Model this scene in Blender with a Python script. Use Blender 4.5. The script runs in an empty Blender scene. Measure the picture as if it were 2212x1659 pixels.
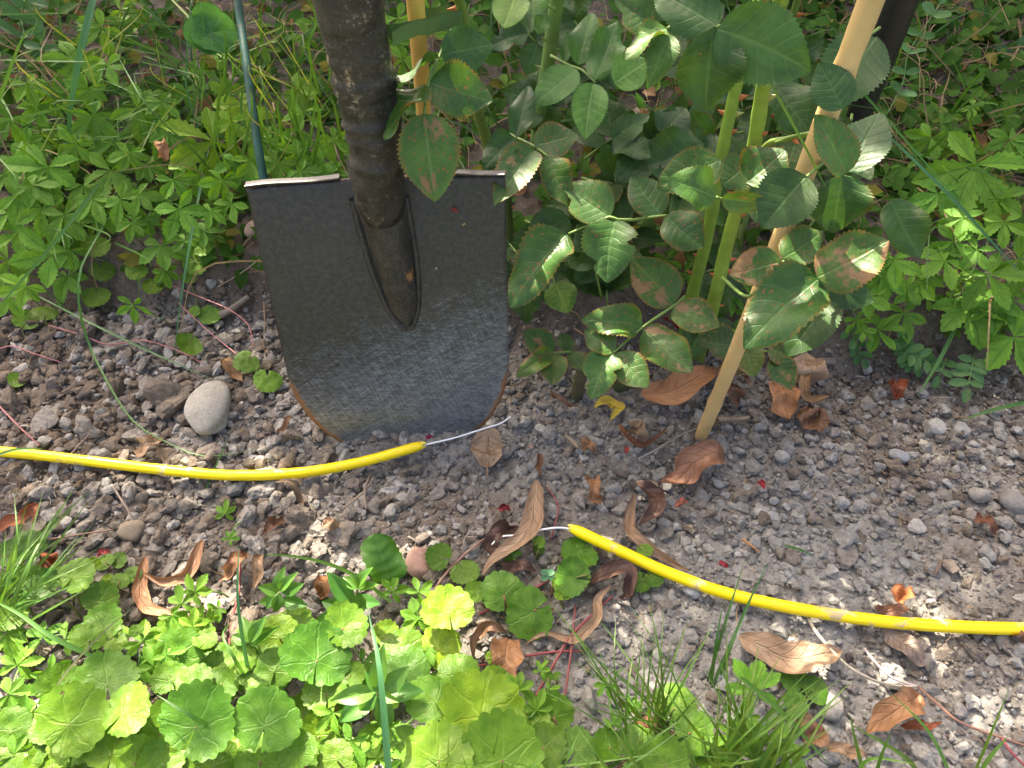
import bpy, math, random
import numpy as np
from mathutils import Vector, Matrix

random.seed(11)
rng = np.random.default_rng(11)
R = math.radians
scene = bpy.context.scene

# ------------------------------------------------------------------ camera
CAM_H, PITCH, FPX = 0.56, R(48.0), 1597.0     # picture units: 2212 x 1659 wide frame
CX, CY = 1106.0, 829.5
cam_data = bpy.data.cameras.new('camera')
cam = bpy.data.objects.new('camera', cam_data)
scene.collection.objects.link(cam)
cam_data.sensor_fit = 'HORIZONTAL'
cam_data.angle = 2 * math.atan(CX / FPX)
cam_data.clip_start = 0.01
cam_data.clip_end = 400
cam.location = (0, 0, CAM_H)
cam.rotation_euler = (R(90) - PITCH, 0, 0)
scene.camera = cam

# ------------------------------------------------------------------ light
SUN_EL, SUN_AZ = R(50), R(-27)                # azimuth from +Y towards +X
SUN = np.array([math.sin(SUN_AZ) * math.cos(SUN_EL), math.cos(SUN_AZ) * math.cos(SUN_EL), math.sin(SUN_EL)])
world = bpy.data.worlds.new('World')
scene.world = world
world.use_nodes = True
wn = world.node_tree
sky = wn.nodes.new('ShaderNodeTexSky')
sky.sky_type = 'NISHITA'
sky.sun_disc = False
sky.sun_elevation = SUN_EL
sky.sun_rotation = SUN_AZ
sky.air_density = 0.55
sky.dust_density = 6.0
sky.ozone_density = 0.2
bg = wn.nodes['Background']
bg.inputs['Strength'].default_value = 0.15
wn.links.new(sky.outputs[0], bg.inputs[0])
sun_data = bpy.data.lights.new('sun', 'SUN')
sun_data.energy = 5.0
sun_data.angle = R(0.53)
sun_data.color = (1.0, 0.94, 0.84)
sun = bpy.data.objects.new('sun', sun_data)
scene.collection.objects.link(sun)
sun.rotation_euler = Vector(SUN).to_track_quat('Z', 'Y').to_euler()
scene.view_settings.view_transform = 'Standard'
scene.view_settings.look = 'None'
scene.view_settings.exposure = 2.18
scene.view_settings.gamma = 1.0
scene.view_settings.use_white_balance = True      # camera set for open shade
scene.view_settings.white_balance_temperature = 7300
scene.cycles.max_bounces = 8
scene.cycles.diffuse_bounces = 3
scene.cycles.transmission_bounces = 6
scene.cycles.transparent_max_bounces = 8
scene.cycles.sample_clamp_indirect = 6.0

# ------------------------------------------------------------------ geometry of the view
CAM = np.array([0, 0, CAM_H])
AX_R = np.array([1.0, 0, 0])
AX_F = np.array([0, math.cos(PITCH), -math.sin(PITCH)])
AX_D = np.array([0, -math.sin(PITCH), -math.cos(PITCH)])
UP = np.array([0, 0, 1.0])


def nrm(v):
    v = np.asarray(v, float)
    return v / (np.linalg.norm(v) + 1e-12)


def c2w(x, y, z):
    return CAM + AX_R * x + AX_D * y + AX_F * z


def at(px, py, z):
    return c2w((px - CX) / FPX * z, (py - CY) / FPX * z, z)


def to_px(P):
    d = P - CAM
    z = d @ AX_F
    return CX + FPX * (d @ AX_R) / z, CY + FPX * (d @ AX_D) / z


def sst(x, a, b):
    t = np.clip((x - a) / (b - a), 0, 1)
    return t * t * (3 - 2 * t)


def _hash(ix, iy, seed):
    n = (ix.astype(np.int64) * 374761393 + iy.astype(np.int64) * 668265263 + seed * 1442695041) & 0x7fffffff
    n = ((n ^ (n >> 13)) * 1274126177) & 0x7fffffff
    return ((n ^ (n >> 16)) & 0xffff) / 65535.0


def vnoise(x, y, seed=0):
    x = np.asarray(x, float); y = np.asarray(y, float)
    ix = np.floor(x); iy = np.floor(y)
    fx = x - ix; fy = y - iy
    fx = fx * fx * (3 - 2 * fx); fy = fy * fy * (3 - 2 * fy)
    a = _hash(ix, iy, seed); b = _hash(ix + 1, iy, seed)
    c = _hash(ix, iy + 1, seed); d = _hash(ix + 1, iy + 1, seed)
    return (a + (b - a) * fx) * (1 - fy) + (c + (d - c) * fx) * fy


def fbm(x, y, seed=0, oct=4):
    s = 0; a = 0.5
    for k in range(oct):
        s = s + a * vnoise(x * 2 ** k, y * 2 ** k, seed + k * 17)
        a *= 0.5
    return s


def H0(x, y):
    """large shape of the ground: flat bed, a soil step, then a rising bank"""
    x = np.asarray(x, float); y = np.asarray(y, float)
    foot = 0.562 - 0.11 * np.clip(x, -1, 1) + (vnoise(x * 9, x * 0 + 3.3, 5) - 0.5) * 0.03
    t = y - foot
    z = 0.062 * sst(t, -0.005, 0.055) + 0.30 * np.clip(t - 0.03, 0, 0.8)
    z = z + 0.02 * sst(-y, -0.22, 0.1)
    z = z - 0.015 * np.exp(-((y - 0.404) / 0.034) ** 2) * sst(0.13 - np.abs(x + 0.10), 0.0, 0.05)
    near = sst(np.hypot(x, y - 0.5), 2.5, 1.2)
    return z + (fbm(x * 14, y * 14, 2, 3) - 0.44) * 0.016 * near


def H(x, y):
    return H0(x, y) + (fbm(np.asarray(x) * 90, np.asarray(y) * 90, 9, 3) - 0.44) * 0.008


def G(px, py, h=0.0):
    """point where the view through a picture position meets the ground raised by h"""
    d = at(px, py, 1.0) - CAM
    lo = 0.15
    s = lo
    while s < 3.0:
        P = CAM + d * s
        if P[2] < float(H0(P[0], P[1])) + h:
            break
        lo = s
        s += 0.02
    hi = s
    for _ in range(14):
        m = (lo + hi) / 2
        P = CAM + d * m
        if P[2] < float(H0(P[0], P[1])) + h:
            hi = m
        else:
            lo = m
    return CAM + d * hi


def drop(P, dz=0.0):
    return np.array([P[0], P[1], float(H0(P[0], P[1])) + dz])


# ------------------------------------------------------------------ mesh helpers
COL = scene.collection


def mk_mesh(name, V, F, mat, UV=None, tint=None, smooth=True):
    V = np.asarray(V, np.float32); F = np.asarray(F, np.int32)
    me = bpy.data.meshes.new(name)
    k = F.shape[1]
    me.vertices.add(len(V)); me.vertices.foreach_set('co', V.ravel())
    me.loops.add(F.size); me.loops.foreach_set('vertex_index', F.ravel())
    me.polygons.add(len(F)); me.polygons.foreach_set('loop_start', np.arange(len(F), dtype=np.int32) * k)
    if UV is not None:
        uvl = me.uv_layers.new(name='UVMap')
        uvl.data.foreach_set('uv', np.asarray(UV, np.float32)[F.ravel()].ravel())
    if tint is not None:
        ca = me.color_attributes.new('tint', 'FLOAT_COLOR', 'POINT')
        t = np.ones((len(V), 4), np.float32); t[:, :tint.shape[1]] = tint
        ca.data.foreach_set('color', t.ravel())
    me.polygons.foreach_set('use_smooth', np.full(len(F), smooth))
    me.update(calc_edges=True)
    me.materials.append(mat)
    return me


class MB:
    def __init__(s):
        s.V = []; s.F = []; s.U = []; s.T = []; s.n = 0

    def add(s, V, F, U=None, T=None):
        V = np.asarray(V, float)
        s.V.append(V); s.F.append(np.asarray(F) + s.n); s.n += len(V)
        s.U.append(np.zeros((len(V), 2)) if U is None else U)
        s.T.append(np.ones((len(V), 3)) if T is None else np.broadcast_to(np.asarray(T, float), (len(V), 3)))

    def mesh(s, name, mat, smooth=True):
        return mk_mesh(name, np.concatenate(s.V), np.concatenate(s.F), mat, np.concatenate(s.U), np.concatenate(s.T), smooth)


def obj(name, me, parent=None, mw=None, color=None):
    o = bpy.data.objects.new(name, me)
    COL.objects.link(o)
    if parent is not None:
        o.parent = parent
        o.matrix_parent_inverse = WORLD[parent.name].inverted()
    o.matrix_basis = mw if mw is not None else Matrix.Identity(4)
    WORLD[o.name] = o.matrix_basis.copy()
    if color is not None:
        c = list(color) + [0.0] * (4 - len(color))
        o.color = c
    return o


WORLD = {}


def tag(o, label, cat, group=None, kind=None):
    o['label'] = label
    o['category'] = cat
    if group:
        o['group'] = group
    if kind:
        o['kind'] = kind
    return o


def thing(name, label, cat, loc, group=None):
    o = bpy.data.objects.new(name, None)
    COL.objects.link(o)
    o.empty_display_size = 0.02
    o.matrix_basis = Matrix.Translation(Vector([float(v) for v in loc]))
    WORLD[o.name] = o.matrix_basis.copy()
    return tag(o, label, cat, group)


def basis(org, axis, nh, sx, sy, sz):
    y = nrm(axis)
    z = np.asarray(nh, float) - y * (np.asarray(nh, float) @ y)
    z = nrm(z)
    x = np.cross(y, z)
    M = Matrix.Identity(4)
    for i in range(3):
        M[i][0] = x[i] * sx; M[i][1] = y[i] * sy; M[i][2] = z[i] * sz; M[i][3] = org[i]
    return M


def smooth_path(P, n):
    P = np.asarray(P, float)
    if len(P) == 2:
        t = np.linspace(0, 1, n)[:, None]
        return P[0] * (1 - t) + P[1] * t
    Q = np.vstack([2 * P[0] - P[1], P, 2 * P[-1] - P[-2]])
    seg = np.linalg.norm(np.diff(P, axis=0), axis=1)
    cum = np.concatenate([[0], np.cumsum(seg)]) / seg.sum()
    out = []
    for u in np.linspace(0, 1, n):
        k = min(int(np.searchsorted(cum, u, 'right')) - 1, len(P) - 2)
        t = (u - cum[k]) / max(cum[k + 1] - cum[k], 1e-9)
        a, b, c, d = Q[k], Q[k + 1], Q[k + 2], Q[k + 3]
        out.append(0.5 * (2 * b + (c - a) * t + (2 * a - 5 * b + 4 * c - d) * t * t + (3 * b - a - 3 * c + d) * t ** 3))
    return np.array(out)


def grid_faces(r, c, wrap=False):
    i = np.arange(r - 1)[:, None]; j = np.arange(c if wrap else c - 1)[None, :]
    j2 = (j + 1) % c
    return np.stack([i * c + j, i * c + j2, (i + 1) * c + j2, (i + 1) * c + j], -1).reshape(-1, 4)


def tube(path, rad, sides=8, rough=0.0, seed=0, caps=True, ref=None):
    P = np.asarray(path, float); n = len(P)
    rad = np.broadcast_to(np.asarray(rad, float), (n,)).copy()
    if caps:
        P = np.vstack([P[0], P, P[-1]]); rad = np.concatenate([[rad[0] * 0.02], rad, [rad[-1] * 0.02]]); n += 2
    T = np.gradient(P, axis=0)
    if caps:
        T[0] = T[1] = P[2] - P[1]; T[-1] = T[-2] = P[-2] - P[-3]
    T = T / (np.linalg.norm(T, axis=1)[:, None] + 1e-12)
    r = np.array([1.0, 0, 0]) if ref is None else np.asarray(ref, float)
    if abs(nrm(r) @ T[n // 2]) > 0.9:
        r = np.array([0, 1.0, 0])
    A = []
    for t in T:
        r = nrm(r - t * (r @ t)); A.append(r)
    A = np.array(A); B = np.cross(T, A)
    th = np.arange(sides) / sides * 2 * np.pi
    rr = rad[:, None] * np.ones(sides)
    if rough:
        rs = np.random.default_rng(seed)
        rr = rr * (1 + rough * (rs.random((n, sides)) - 0.5))
    V = P[:, None] + rr[..., None] * (A[:, None] * np.cos(th)[None, :, None] + B[:, None] * np.sin(th)[None, :, None])
    L = np.concatenate([[0], np.cumsum(np.linalg.norm(np.diff(P, axis=0), axis=1))])
    U = np.stack([np.broadcast_to(th[None] / (2 * np.pi), (n, sides)), np.broadcast_to((L / max(L[-1], 1e-9))[:, None], (n, sides))], -1)
    return V.reshape(-1, 3), grid_faces(n, sides, True), U.reshape(-1, 2)


def ribbon(path, width, nh=None, cols=3, curl=0.0, roll=(0, 0), crinkle=0.0, seed=0, wdir=None):
    """a leaf-like sheet swept along a path; width = half width per row"""
    P = np.asarray(path, float); n = len(P)
    w = np.broadcast_to(np.asarray(width, float), (n,))
    T = np.gradient(P, axis=0); T /= (np.linalg.norm(T, axis=1)[:, None] + 1e-12)
    s = np.linspace(-1, 1, cols)
    rs = np.random.default_rng(seed)
    V = np.zeros((n, cols, 3)); U = np.zeros((n, cols, 2))
    c = np.broadcast_to(np.asarray(curl, float), (n,))
    ph = rs.random(4) * 6.28
    for i in range(n):
        t = T[i]
        if wdir is not None:
            x = nrm(np.asarray(wdir) - t * (np.asarray(wdir) @ t)); z = np.cross(x, t)
        else:
            up = UP if nh is None else np.asarray(nh, float)
            z = up - t * (up @ t)
            z = nrm(z); x = np.cross(t, z)
        a = roll[0] + (roll[1] - roll[0]) * i / (n - 1)
        x, z = x * math.cos(a) + z * math.sin(a), z * math.cos(a) - x * math.sin(a)
        f = s * max(abs(c[i]), 1e-4)
        lx = np.sin(f) / max(abs(c[i]), 1e-4) * w[i]
        lz = (1 - np.cos(f)) / max(abs(c[i]), 1e-4) * w[i] * np.sign(c[i] if c[i] else 1)
        if crinkle:
            u = i / (n - 1)
            lz = lz + crinkle * w[i] * (np.sin(u * 13 + ph[0] + s * 2) * 0.5 + np.sin(u * 23 + ph[1] - s * 4) * 0.35 * np.abs(s) + (rs.random(cols) - 0.5) * 0.35)
            lx = lx * (1 + crinkle * 0.45 * np.sin(u * 17 + ph[2] + (s > 0) * 2.0))
        V[i] = P[i] + lx[:, None] * x + lz[:, None] * z
        U[i, :, 0] = s * 0.5 + 0.5; U[i, :, 1] = i / (n - 1)
    return V.reshape(-1, 3), grid_faces(n, cols), U.reshape(-1, 2)


# ------------------------------------------------------------------ materials
def nd(nt, t, ins=None, **props):
    n = nt.nodes.new(t)
    for k, v in props.items():
        setattr(n, k, v)
    for k, v in (ins or {}).items():
        s = n.inputs[k]
        if isinstance(v, bpy.types.NodeSocket):
            nt.links.new(v, s)
        else:
            if s.type == 'RGBA' and not isinstance(v, (int, float)) and len(v) == 3:
                v = (*v, 1)
            s.default_value = v
    return n


def M_(nt, op, a, b=None, c=None):
    ins = {0: a}
    if b is not None: ins[1] = b
    if c is not None: ins[2] = c
    return nd(nt, 'ShaderNodeMath', ins, operation=op).outputs[0]


def SS(nt, x, a, b):
    return nd(nt, 'ShaderNodeMapRange', {'Value': x, 'From Min': a, 'From Max': b}, interpolation_type='SMOOTHSTEP').outputs[0]


def MIX(nt, f, a, b, blend='MIX'):
    n = nt.nodes.new('ShaderNodeMix'); n.data_type = 'RGBA'; n.blend_type = blend
    for i, v in ((0, f), (6, a), (7, b)):
        if isinstance(v, bpy.types.NodeSocket):
            nt.links.new(v, n.inputs[i])
        else:
            n.inputs[i].default_value = v if i == 0 else (*v[:3], 1)
    return n.outputs[2]


def NOISE(nt, vec, scale, detail=4, rough=0.55, w=None):
    ins = {'Scale': scale, 'Detail': detail, 'Roughness': rough}
    n = nt.nodes.new('ShaderNodeTexNoise')
    if w is not None:
        n.noise_dimensions = '4D'; nt.links.new(w, n.inputs['W'])
    for k, v in ins.items(): n.inputs[k].default_value = v
    if vec is not None: nt.links.new(vec, n.inputs['Vector'])
    return n.outputs[0]


def new_mat(name):
    m = bpy.data.materials.new(name); m.use_nodes = True
    nt = m.node_tree
    b = nt.nodes['Principled BSDF']
    return m, nt, b, nt.nodes['Material Output']


def leaf_mat(name, dark, light, vein, nv=7, slope=1.2, palm=False, rough=0.42, trans=0.3, bump=0.35, vein_amt=0.5,
             spotc=((0.35, 0.10, 0.015), (0.16, 0.07, 0.03)), tcol=(1.5, 1.35, 0.55), spec=0.45, spot_scale=9.0, dusty=0.0):
    m, nt, b, out = new_mat(name)
    tc = nd(nt, 'ShaderNodeTexCoord'); oi = nd(nt, 'ShaderNodeObjectInfo')
    sep = nd(nt, 'ShaderNodeSeparateXYZ', {0: tc.outputs['UV']})
    u, v = sep.outputs[0], sep.outputs[1]
    rnd = M_(nt, 'MULTIPLY', oi.outputs['Random'], 37.0)
    if palm:
        d = M_(nt, 'ABSOLUTE', M_(nt, 'SUBTRACT', M_(nt, 'FRACT', M_(nt, 'ADD', M_(nt, 'MULTIPLY', u, float(nv)), M_(nt, 'MULTIPLY', M_(nt, 'SUBTRACT', NOISE(nt, tc.outputs['Object'], 2.2, 3, 0.5, rnd), 0.5), 0.9))), 0.5))
        veins = M_(nt, 'MULTIPLY', M_(nt, 'SUBTRACT', 1.0, SS(nt, M_(nt, 'MULTIPLY', d, v), 0.012, 0.05)), 0.9)
        wob = M_(nt, 'MULTIPLY', M_(nt, 'SUBTRACT', NOISE(nt, tc.outputs['Object'], 3.5, 3, 0.5, rnd), 0.5), 0.5)
        d2 = M_(nt, 'ABSOLUTE', M_(nt, 'SUBTRACT', M_(nt, 'FRACT', M_(nt, 'ADD', M_(nt, 'ADD', M_(nt, 'MULTIPLY', v, 4.5), M_(nt, 'MULTIPLY', d, 5.0)), M_(nt, 'MULTIPLY', wob, 3.0))), 0.5))
        veins = M_(nt, 'MAXIMUM', veins, M_(nt, 'MULTIPLY', SS(nt, d2, 0.40, 0.5), 0.45))
        pos = tc.outputs['Object']
    else:
        s = M_(nt, 'MULTIPLY', M_(nt, 'ABSOLUTE', M_(nt, 'SUBTRACT', u, 0.5)), 2.0)
        q = M_(nt, 'FRACT', M_(nt, 'SUBTRACT', M_(nt, 'MULTIPLY', v, float(nv)), M_(nt, 'MULTIPLY', s, slope)))
        d = M_(nt, 'ABSOLUTE', M_(nt, 'SUBTRACT', q, 0.5))
        veins = M_(nt, 'MAXIMUM', M_(nt, 'SUBTRACT', 1.0, SS(nt, s, 0.02, 0.085)), M_(nt, 'MULTIPLY', SS(nt, d, 0.41, 0.5), 0.6))
        pos = tc.outputs['UV']
    n1 = NOISE(nt, pos, 3.0, 4, 0.6, rnd)
    base = MIX(nt, SS(nt, n1, 0.3, 0.7), dark, light)
    base = MIX(nt, M_(nt, 'MULTIPLY', veins, vein_amt), base, vein)
    base = MIX(nt, 1.0, base, oi.outputs['Color'], 'MULTIPLY')
    # blemishes, their amount per leaf in the object's alpha
    amt = oi.outputs['Alpha']
    vo = nt.nodes.new('ShaderNodeTexVoronoi'); vo.voronoi_dimensions = '2D'
    shift = nd(nt, 'ShaderNodeVectorMath', {0: pos, 1: nd(nt, 'ShaderNodeCombineXYZ', {0: rnd, 1: M_(nt, 'MULTIPLY', rnd, 1.7)}).outputs[0]}, operation='ADD').outputs[0]
    nt.links.new(shift, vo.inputs['Vector']); vo.inputs['Scale'].default_value = spot_scale
    n2 = NOISE(nt, pos, 2.4, 3, 0.5, M_(nt, 'ADD', rnd, 5.0))
    n3 = NOISE(nt, pos, 22.0, 2, 0.5, rnd)
    sp = M_(nt, 'SUBTRACT', 1.0, SS(nt, M_(nt, 'ADD', vo.outputs['Distance'], M_(nt, 'ADD', M_(nt, 'MULTIPLY', M_(nt, 'SUBTRACT', n3, 0.5), 0.45), M_(nt, 'MULTIPLY', nd(nt, 'ShaderNodeSeparateColor', {0: vo.outputs['Color']}).outputs[0], 0.34))), 0.16, 0.30))
    thr = M_(nt, 'SUBTRACT', 0.92, M_(nt, 'MULTIPLY', amt, 0.75))
    sp = M_(nt, 'MULTIPLY', sp, SS(nt, M_(nt, 'SUBTRACT', n2, thr), 0.0, 0.1))
    patch = SS(nt, M_(nt, 'SUBTRACT', NOISE(nt, pos, 1.7, 5, 0.6, M_(nt, 'ADD', rnd, 11.0)), M_(nt, 'SUBTRACT', 0.82, M_(nt, 'MULTIPLY', amt, 0.27))), 0.0, 0.05)
    spot_col = MIX(nt, SS(nt, n2, 0.4, 0.65), spotc[0], spotc[1])
    base = MIX(nt, M_(nt, 'MULTIPLY', sp, 0.85), base, spot_col)
    base = MIX(nt, M_(nt, 'MULTIPLY', patch, 0.8), base, MIX(nt, n3, (0.20, 0.10, 0.05), (0.30, 0.17, 0.10)))
    if not palm:
        rimm = M_(nt, 'MULTIPLY', SS(nt, M_(nt, 'ADD', s, M_(nt, 'MULTIPLY', M_(nt, 'SUBTRACT', n3, 0.5), 0.5)), 0.86, 1.0), SS(nt, amt, 0.3, 0.8))
        base = MIX(nt, M_(nt, 'MULTIPLY', rimm, 0.45), base, spotc[0])
    if dusty:
        base = MIX(nt, M_(nt, 'MULTIPLY', SS(nt, NOISE(nt, pos, 3.2, 7, 0.72, M_(nt, 'ADD', rnd, 3.0)), 0.56, 0.74), dusty), base, (0.30, 0.35, 0.31))
    nt.links.new(base, b.inputs['Base Color'])
    b.inputs['Specular IOR Level'].default_value = spec
    rg = nd(nt, 'ShaderNodeMapRange', {'Value': n3, 'To Min': rough - 0.1, 'To Max': rough + 0.15}).outputs[0]
    nt.links.new(rg, b.inputs['Roughness'])
    bp = nd(nt, 'ShaderNodeBump', {'Strength': bump, 'Distance': 0.002,
            'Height': M_(nt, 'ADD', M_(nt, 'MULTIPLY', veins, -0.7), M_(nt, 'MULTIPLY', NOISE(nt, pos, 9.0, 3, 0.5, rnd), 0.6))})
    nt.links.new(bp.outputs[0], b.inputs['Normal'])
    tr = nd(nt, 'ShaderNodeBsdfTranslucent', {'Color': MIX(nt, 1.0, base, tcol, 'MULTIPLY')})
    mx = nd(nt, 'ShaderNodeMixShader', {0: trans, 1: b.outputs[0], 2: tr.outputs[0]})
    nt.links.new(mx.outputs[0], out.inputs[0])
    return m


def tinted(name, rough=0.5, trans=0.0, nscale=60.0, var=0.35, bump=0.2, attr=False, spec=0.4, dirt=None, dirt_scale=30.0, dirt_thr=0.6, mult=(1, 1, 1), dist=0.001, coord='Object'):
    """plain coloured surface: object colour (or the tint attribute) broken up by noise"""
    m, nt, b, out = new_mat(name)
    tc = nd(nt, 'ShaderNodeTexCoord'); oi = nd(nt, 'ShaderNodeObjectInfo')
    col = nd(nt, 'ShaderNodeVertexColor', layer_name='tint').outputs[0] if attr else oi.outputs['Color']
    col = MIX(nt, 1.0, col, mult, 'MULTIPLY')
    n1 = NOISE(nt, tc.outputs[coord], nscale, 5, 0.6)
    lo = 1 - var; hi = 1 + var
    f = nd(nt, 'ShaderNodeMapRange', {'Value': n1, 'From Min': 0.3, 'From Max': 0.7, 'To Min': lo, 'To Max': hi}).outputs[0]
    cm = nd(nt, 'ShaderNodeCombineColor', {0: f, 1: f, 2: f}).outputs[0]
    col = MIX(nt, 1.0, col, cm, 'MULTIPLY')
    if dirt is not None:
        n2 = NOISE(nt, tc.outputs[coord], dirt_scale, 6, 0.65)
        col = MIX(nt, SS(nt, n2, dirt_thr, dirt_thr + 0.1), col, dirt)
    nt.links.new(col, b.inputs['Base Color'])
    b.inputs['Roughness'].default_value = rough
    b.inputs['Specular IOR Level'].default_value = spec
    bp = nd(nt, 'ShaderNodeBump', {'Strength': bump, 'Distance': dist, 'Height': NOISE(nt, tc.outputs[coord], nscale * 3, 5, 0.7)})
    nt.links.new(bp.outputs[0], b.inputs['Normal'])
    if trans:
        tr = nd(nt, 'ShaderNodeBsdfTranslucent', {'Color': MIX(nt, 1.0, col, (1.4, 1.3, 0.7), 'MULTIPLY')})
        mx = nd(nt, 'ShaderNodeMixShader', {0: trans, 1: b.outputs[0], 2: tr.outputs[0]})
        nt.links.new(mx.outputs[0], out.inputs[0])
    return m


mat_cinq = leaf_mat('cinquefoil_leaf', (0.078, 0.212, 0.020), (0.130, 0.290, 0.032), (0.030, 0.100, 0.014), 6, 1.4, rough=0.55, spec=0.3, trans=0.34, vein_amt=0.6, spot_scale=6)
mat_rose = leaf_mat('rose_leaf', (0.028, 0.085, 0.016), (0.054, 0.140, 0.026), (0.10, 0.20, 0.055), 7, 1.3, rough=0.42, trans=0.24, bump=0.3, vein_amt=0.5, spec=0.40, spot_scale=11, dusty=0.14,
                    spotc=((0.30, 0.10, 0.02), (0.20, 0.075, 0.04)))
mat_ivy = leaf_mat('round_leaf', (0.070, 0.190, 0.014), (0.118, 0.262, 0.021), (0.17, 0.32, 0.06), 7, palm=True, rough=0.40, spec=0.34, trans=0.32, bump=0.42, vein_amt=0.34, spotc=((0.16, 0.06, 0.02), (0.09, 0.03, 0.02)), spot_scale=4.0)
mat_privet = leaf_mat('seedling_leaf', (0.065, 0.19, 0.03), (0.095, 0.24, 0.04), (0.16, 0.32, 0.08), 7, 1.4, rough=0.33, trans=0.34, bump=0.15, vein_amt=0.3)
mat_vetch = leaf_mat('vetch_leaf', (0.05, 0.16, 0.045), (0.075, 0.20, 0.055), (0.09, 0.22, 0.07), 6, 1.4, rough=0.5, trans=0.3, bump=0.15, vein_amt=0.25)
mat_dry = leaf_mat('dry_leaf', (0.20, 0.118, 0.070), (0.35, 0.228, 0.145), (0.42, 0.30, 0.20), 8, 1.5, rough=0.55, trans=0.12, bump=0.8, vein_amt=0.35, tcol=(1.2, 0.9, 0.5), spotc=((0.12, 0.06, 0.03), (0.07, 0.045, 0.035)))
mat_grass = leaf_mat('grass_blade', (0.06, 0.165, 0.03), (0.085, 0.21, 0.04), (0.05, 0.15, 0.03), 1, 0.0, rough=0.42, trans=0.32, bump=0.1, vein_amt=0.4)
mat_stem = tinted('plant_stem', 0.5, 0.0, 80, 0.22, 0.15)
mat_mass = tinted('undergrowth_leaf', 0.6, 0.3, 40, 0.3, 0.1, attr=True, spec=0.12)
mat_straw = tinted('straw', 0.6, 0.1, 60, 0.3, 0.1, attr=True)


def soil_mat(name, attr, obj_tint=False, clod=False):
    m, nt, b, out = new_mat(name)
    tc = nd(nt, 'ShaderNodeTexCoord')
    geo = nd(nt, 'ShaderNodeNewGeometry')
    pos = geo.outputs['Position']
    if attr:
        col = nd(nt, 'ShaderNodeVertexColor', layer_name='tint').outputs[0]
    else:
        col = nd(nt, 'ShaderNodeObjectInfo').outputs['Color']
    n1 = NOISE(nt, pos, 220.0, 6, 0.65)
    f = nd(nt, 'ShaderNodeMapRange', {'Value': n1, 'From Min': 0.3, 'From Max': 0.7, 'To Min': 0.66, 'To Max': 1.28}).outputs[0]
    col = MIX(nt, 1.0, col, nd(nt, 'ShaderNodeCombineColor', {0: f, 1: f, 2: f}).outputs[0], 'MULTIPLY')
    n2 = NOISE(nt, pos, 700.0, 3, 0.6)
    col = MIX(nt, M_(nt, 'MULTIPLY', SS(nt, n2, 0.58, 0.72), 0.45), col, (0.36, 0.34, 0.31))
    n4 = NOISE(nt, pos, 900.0, 2, 0.6)
    col = MIX(nt, M_(nt, 'MULTIPLY', SS(nt, n4, 0.62, 0.7), 0.5), col, (0.05, 0.04, 0.032))
    nt.links.new(col, b.inputs['Base Color'])
    b.inputs['Roughness'].default_value = 0.93
    b.inputs['Specular IOR Level'].default_value = 0.18
    b1 = nd(nt, 'ShaderNodeBump', {'Strength': 0.8, 'Distance': 0.0022, 'Height': NOISE(nt, pos, 260.0, 6, 0.7)})
    nt.links.new(b1.outputs[0], b.inputs['Normal'])
    return m


mat_soil = soil_mat('soil', True)
mat_clod = soil_mat('soil_clod', False)


# ------------------------------------------------------------------ ground
def soil_tint(x, y):
    """grey clay in the middle of the bed, brown earth left, right and on the bank"""
    g = fbm(x * 7 + 3, y * 7, 31, 3)
    centre = np.exp(-((x - 0.10) / 0.30) ** 2)
    f = np.clip(0.24 + 0.62 * centre + (g - 0.44) * 1.9, 0, 1)
    bank = sst(y - (0.55 - 0.11 * x), 0.0, 0.03)
    f = f * (1 - 0.8 * bank)
    far = sst(np.hypot(x, y - 0.5), 0.9, 1.6)[..., None] if np.ndim(x) else 0
    brown = np.array([0.128, 0.100, 0.076]); grey = np.array([0.272, 0.266, 0.248])
    c = brown + (grey - brown) * np.asarray(f)[..., None]
    if np.ndim(x):
        c = c * (1 - far) + np.array([0.05, 0.075, 0.02]) * far
    return c


def axis_coords(lo, hi, step, outer, growth=1.22):
    core = list(np.arange(lo, hi, step))
    s = step; v = core[-1]; right = []
    while v < outer:
        s *= growth; v += s; right.append(v)
    s = step; v = core[0]; left = []
    while v > -outer:
        s *= growth; v -= s; left.append(v)
    return np.array(left[::-1] + core + right)


gx = axis_coords(-0.62, 0.74, 0.0042, 120)
gy = axis_coords(0.05, 1.25, 0.0042, 120)
XX, YY = np.meshgrid(gx, gy)
ZZ = H(XX, YY)
crumb = fbm(XX * 260, YY * 260, 51, 3)
ZZ = ZZ + (crumb - 0.44) * 0.010 * sst(np.hypot(XX, YY - 0.5), 1.2, 0.8)
V = np.stack([XX, YY, ZZ], -1).reshape(-1, 3)
T = soil_tint(XX.ravel(), YY.ravel()) * (0.75 + 0.5 * vnoise(XX.ravel() * 130, YY.ravel() * 130, 77))[:, None]
ground = obj('ground', mk_mesh('ground', V, grid_faces(len(gy), len(gx)), mat_soil, None, T))
ground['kind'] = 'structure'
ground['label'] = 'dug garden bed of grey-brown crumbly soil below a rising bank'


def ico(sub):
    import bmesh
    bm = bmesh.new()
    bmesh.ops.create_icosphere(bm, subdivisions=sub, radius=1.0)
    bm.verts.ensure_lookup_table()
    V = np.array([v.co[:] for v in bm.verts]); F = np.array([[v.index for v in f.verts] for f in bm.faces])
    bm.free()
    return V, F


ICO = {k: ico(k) for k in (1, 2, 3, 4)}


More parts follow.
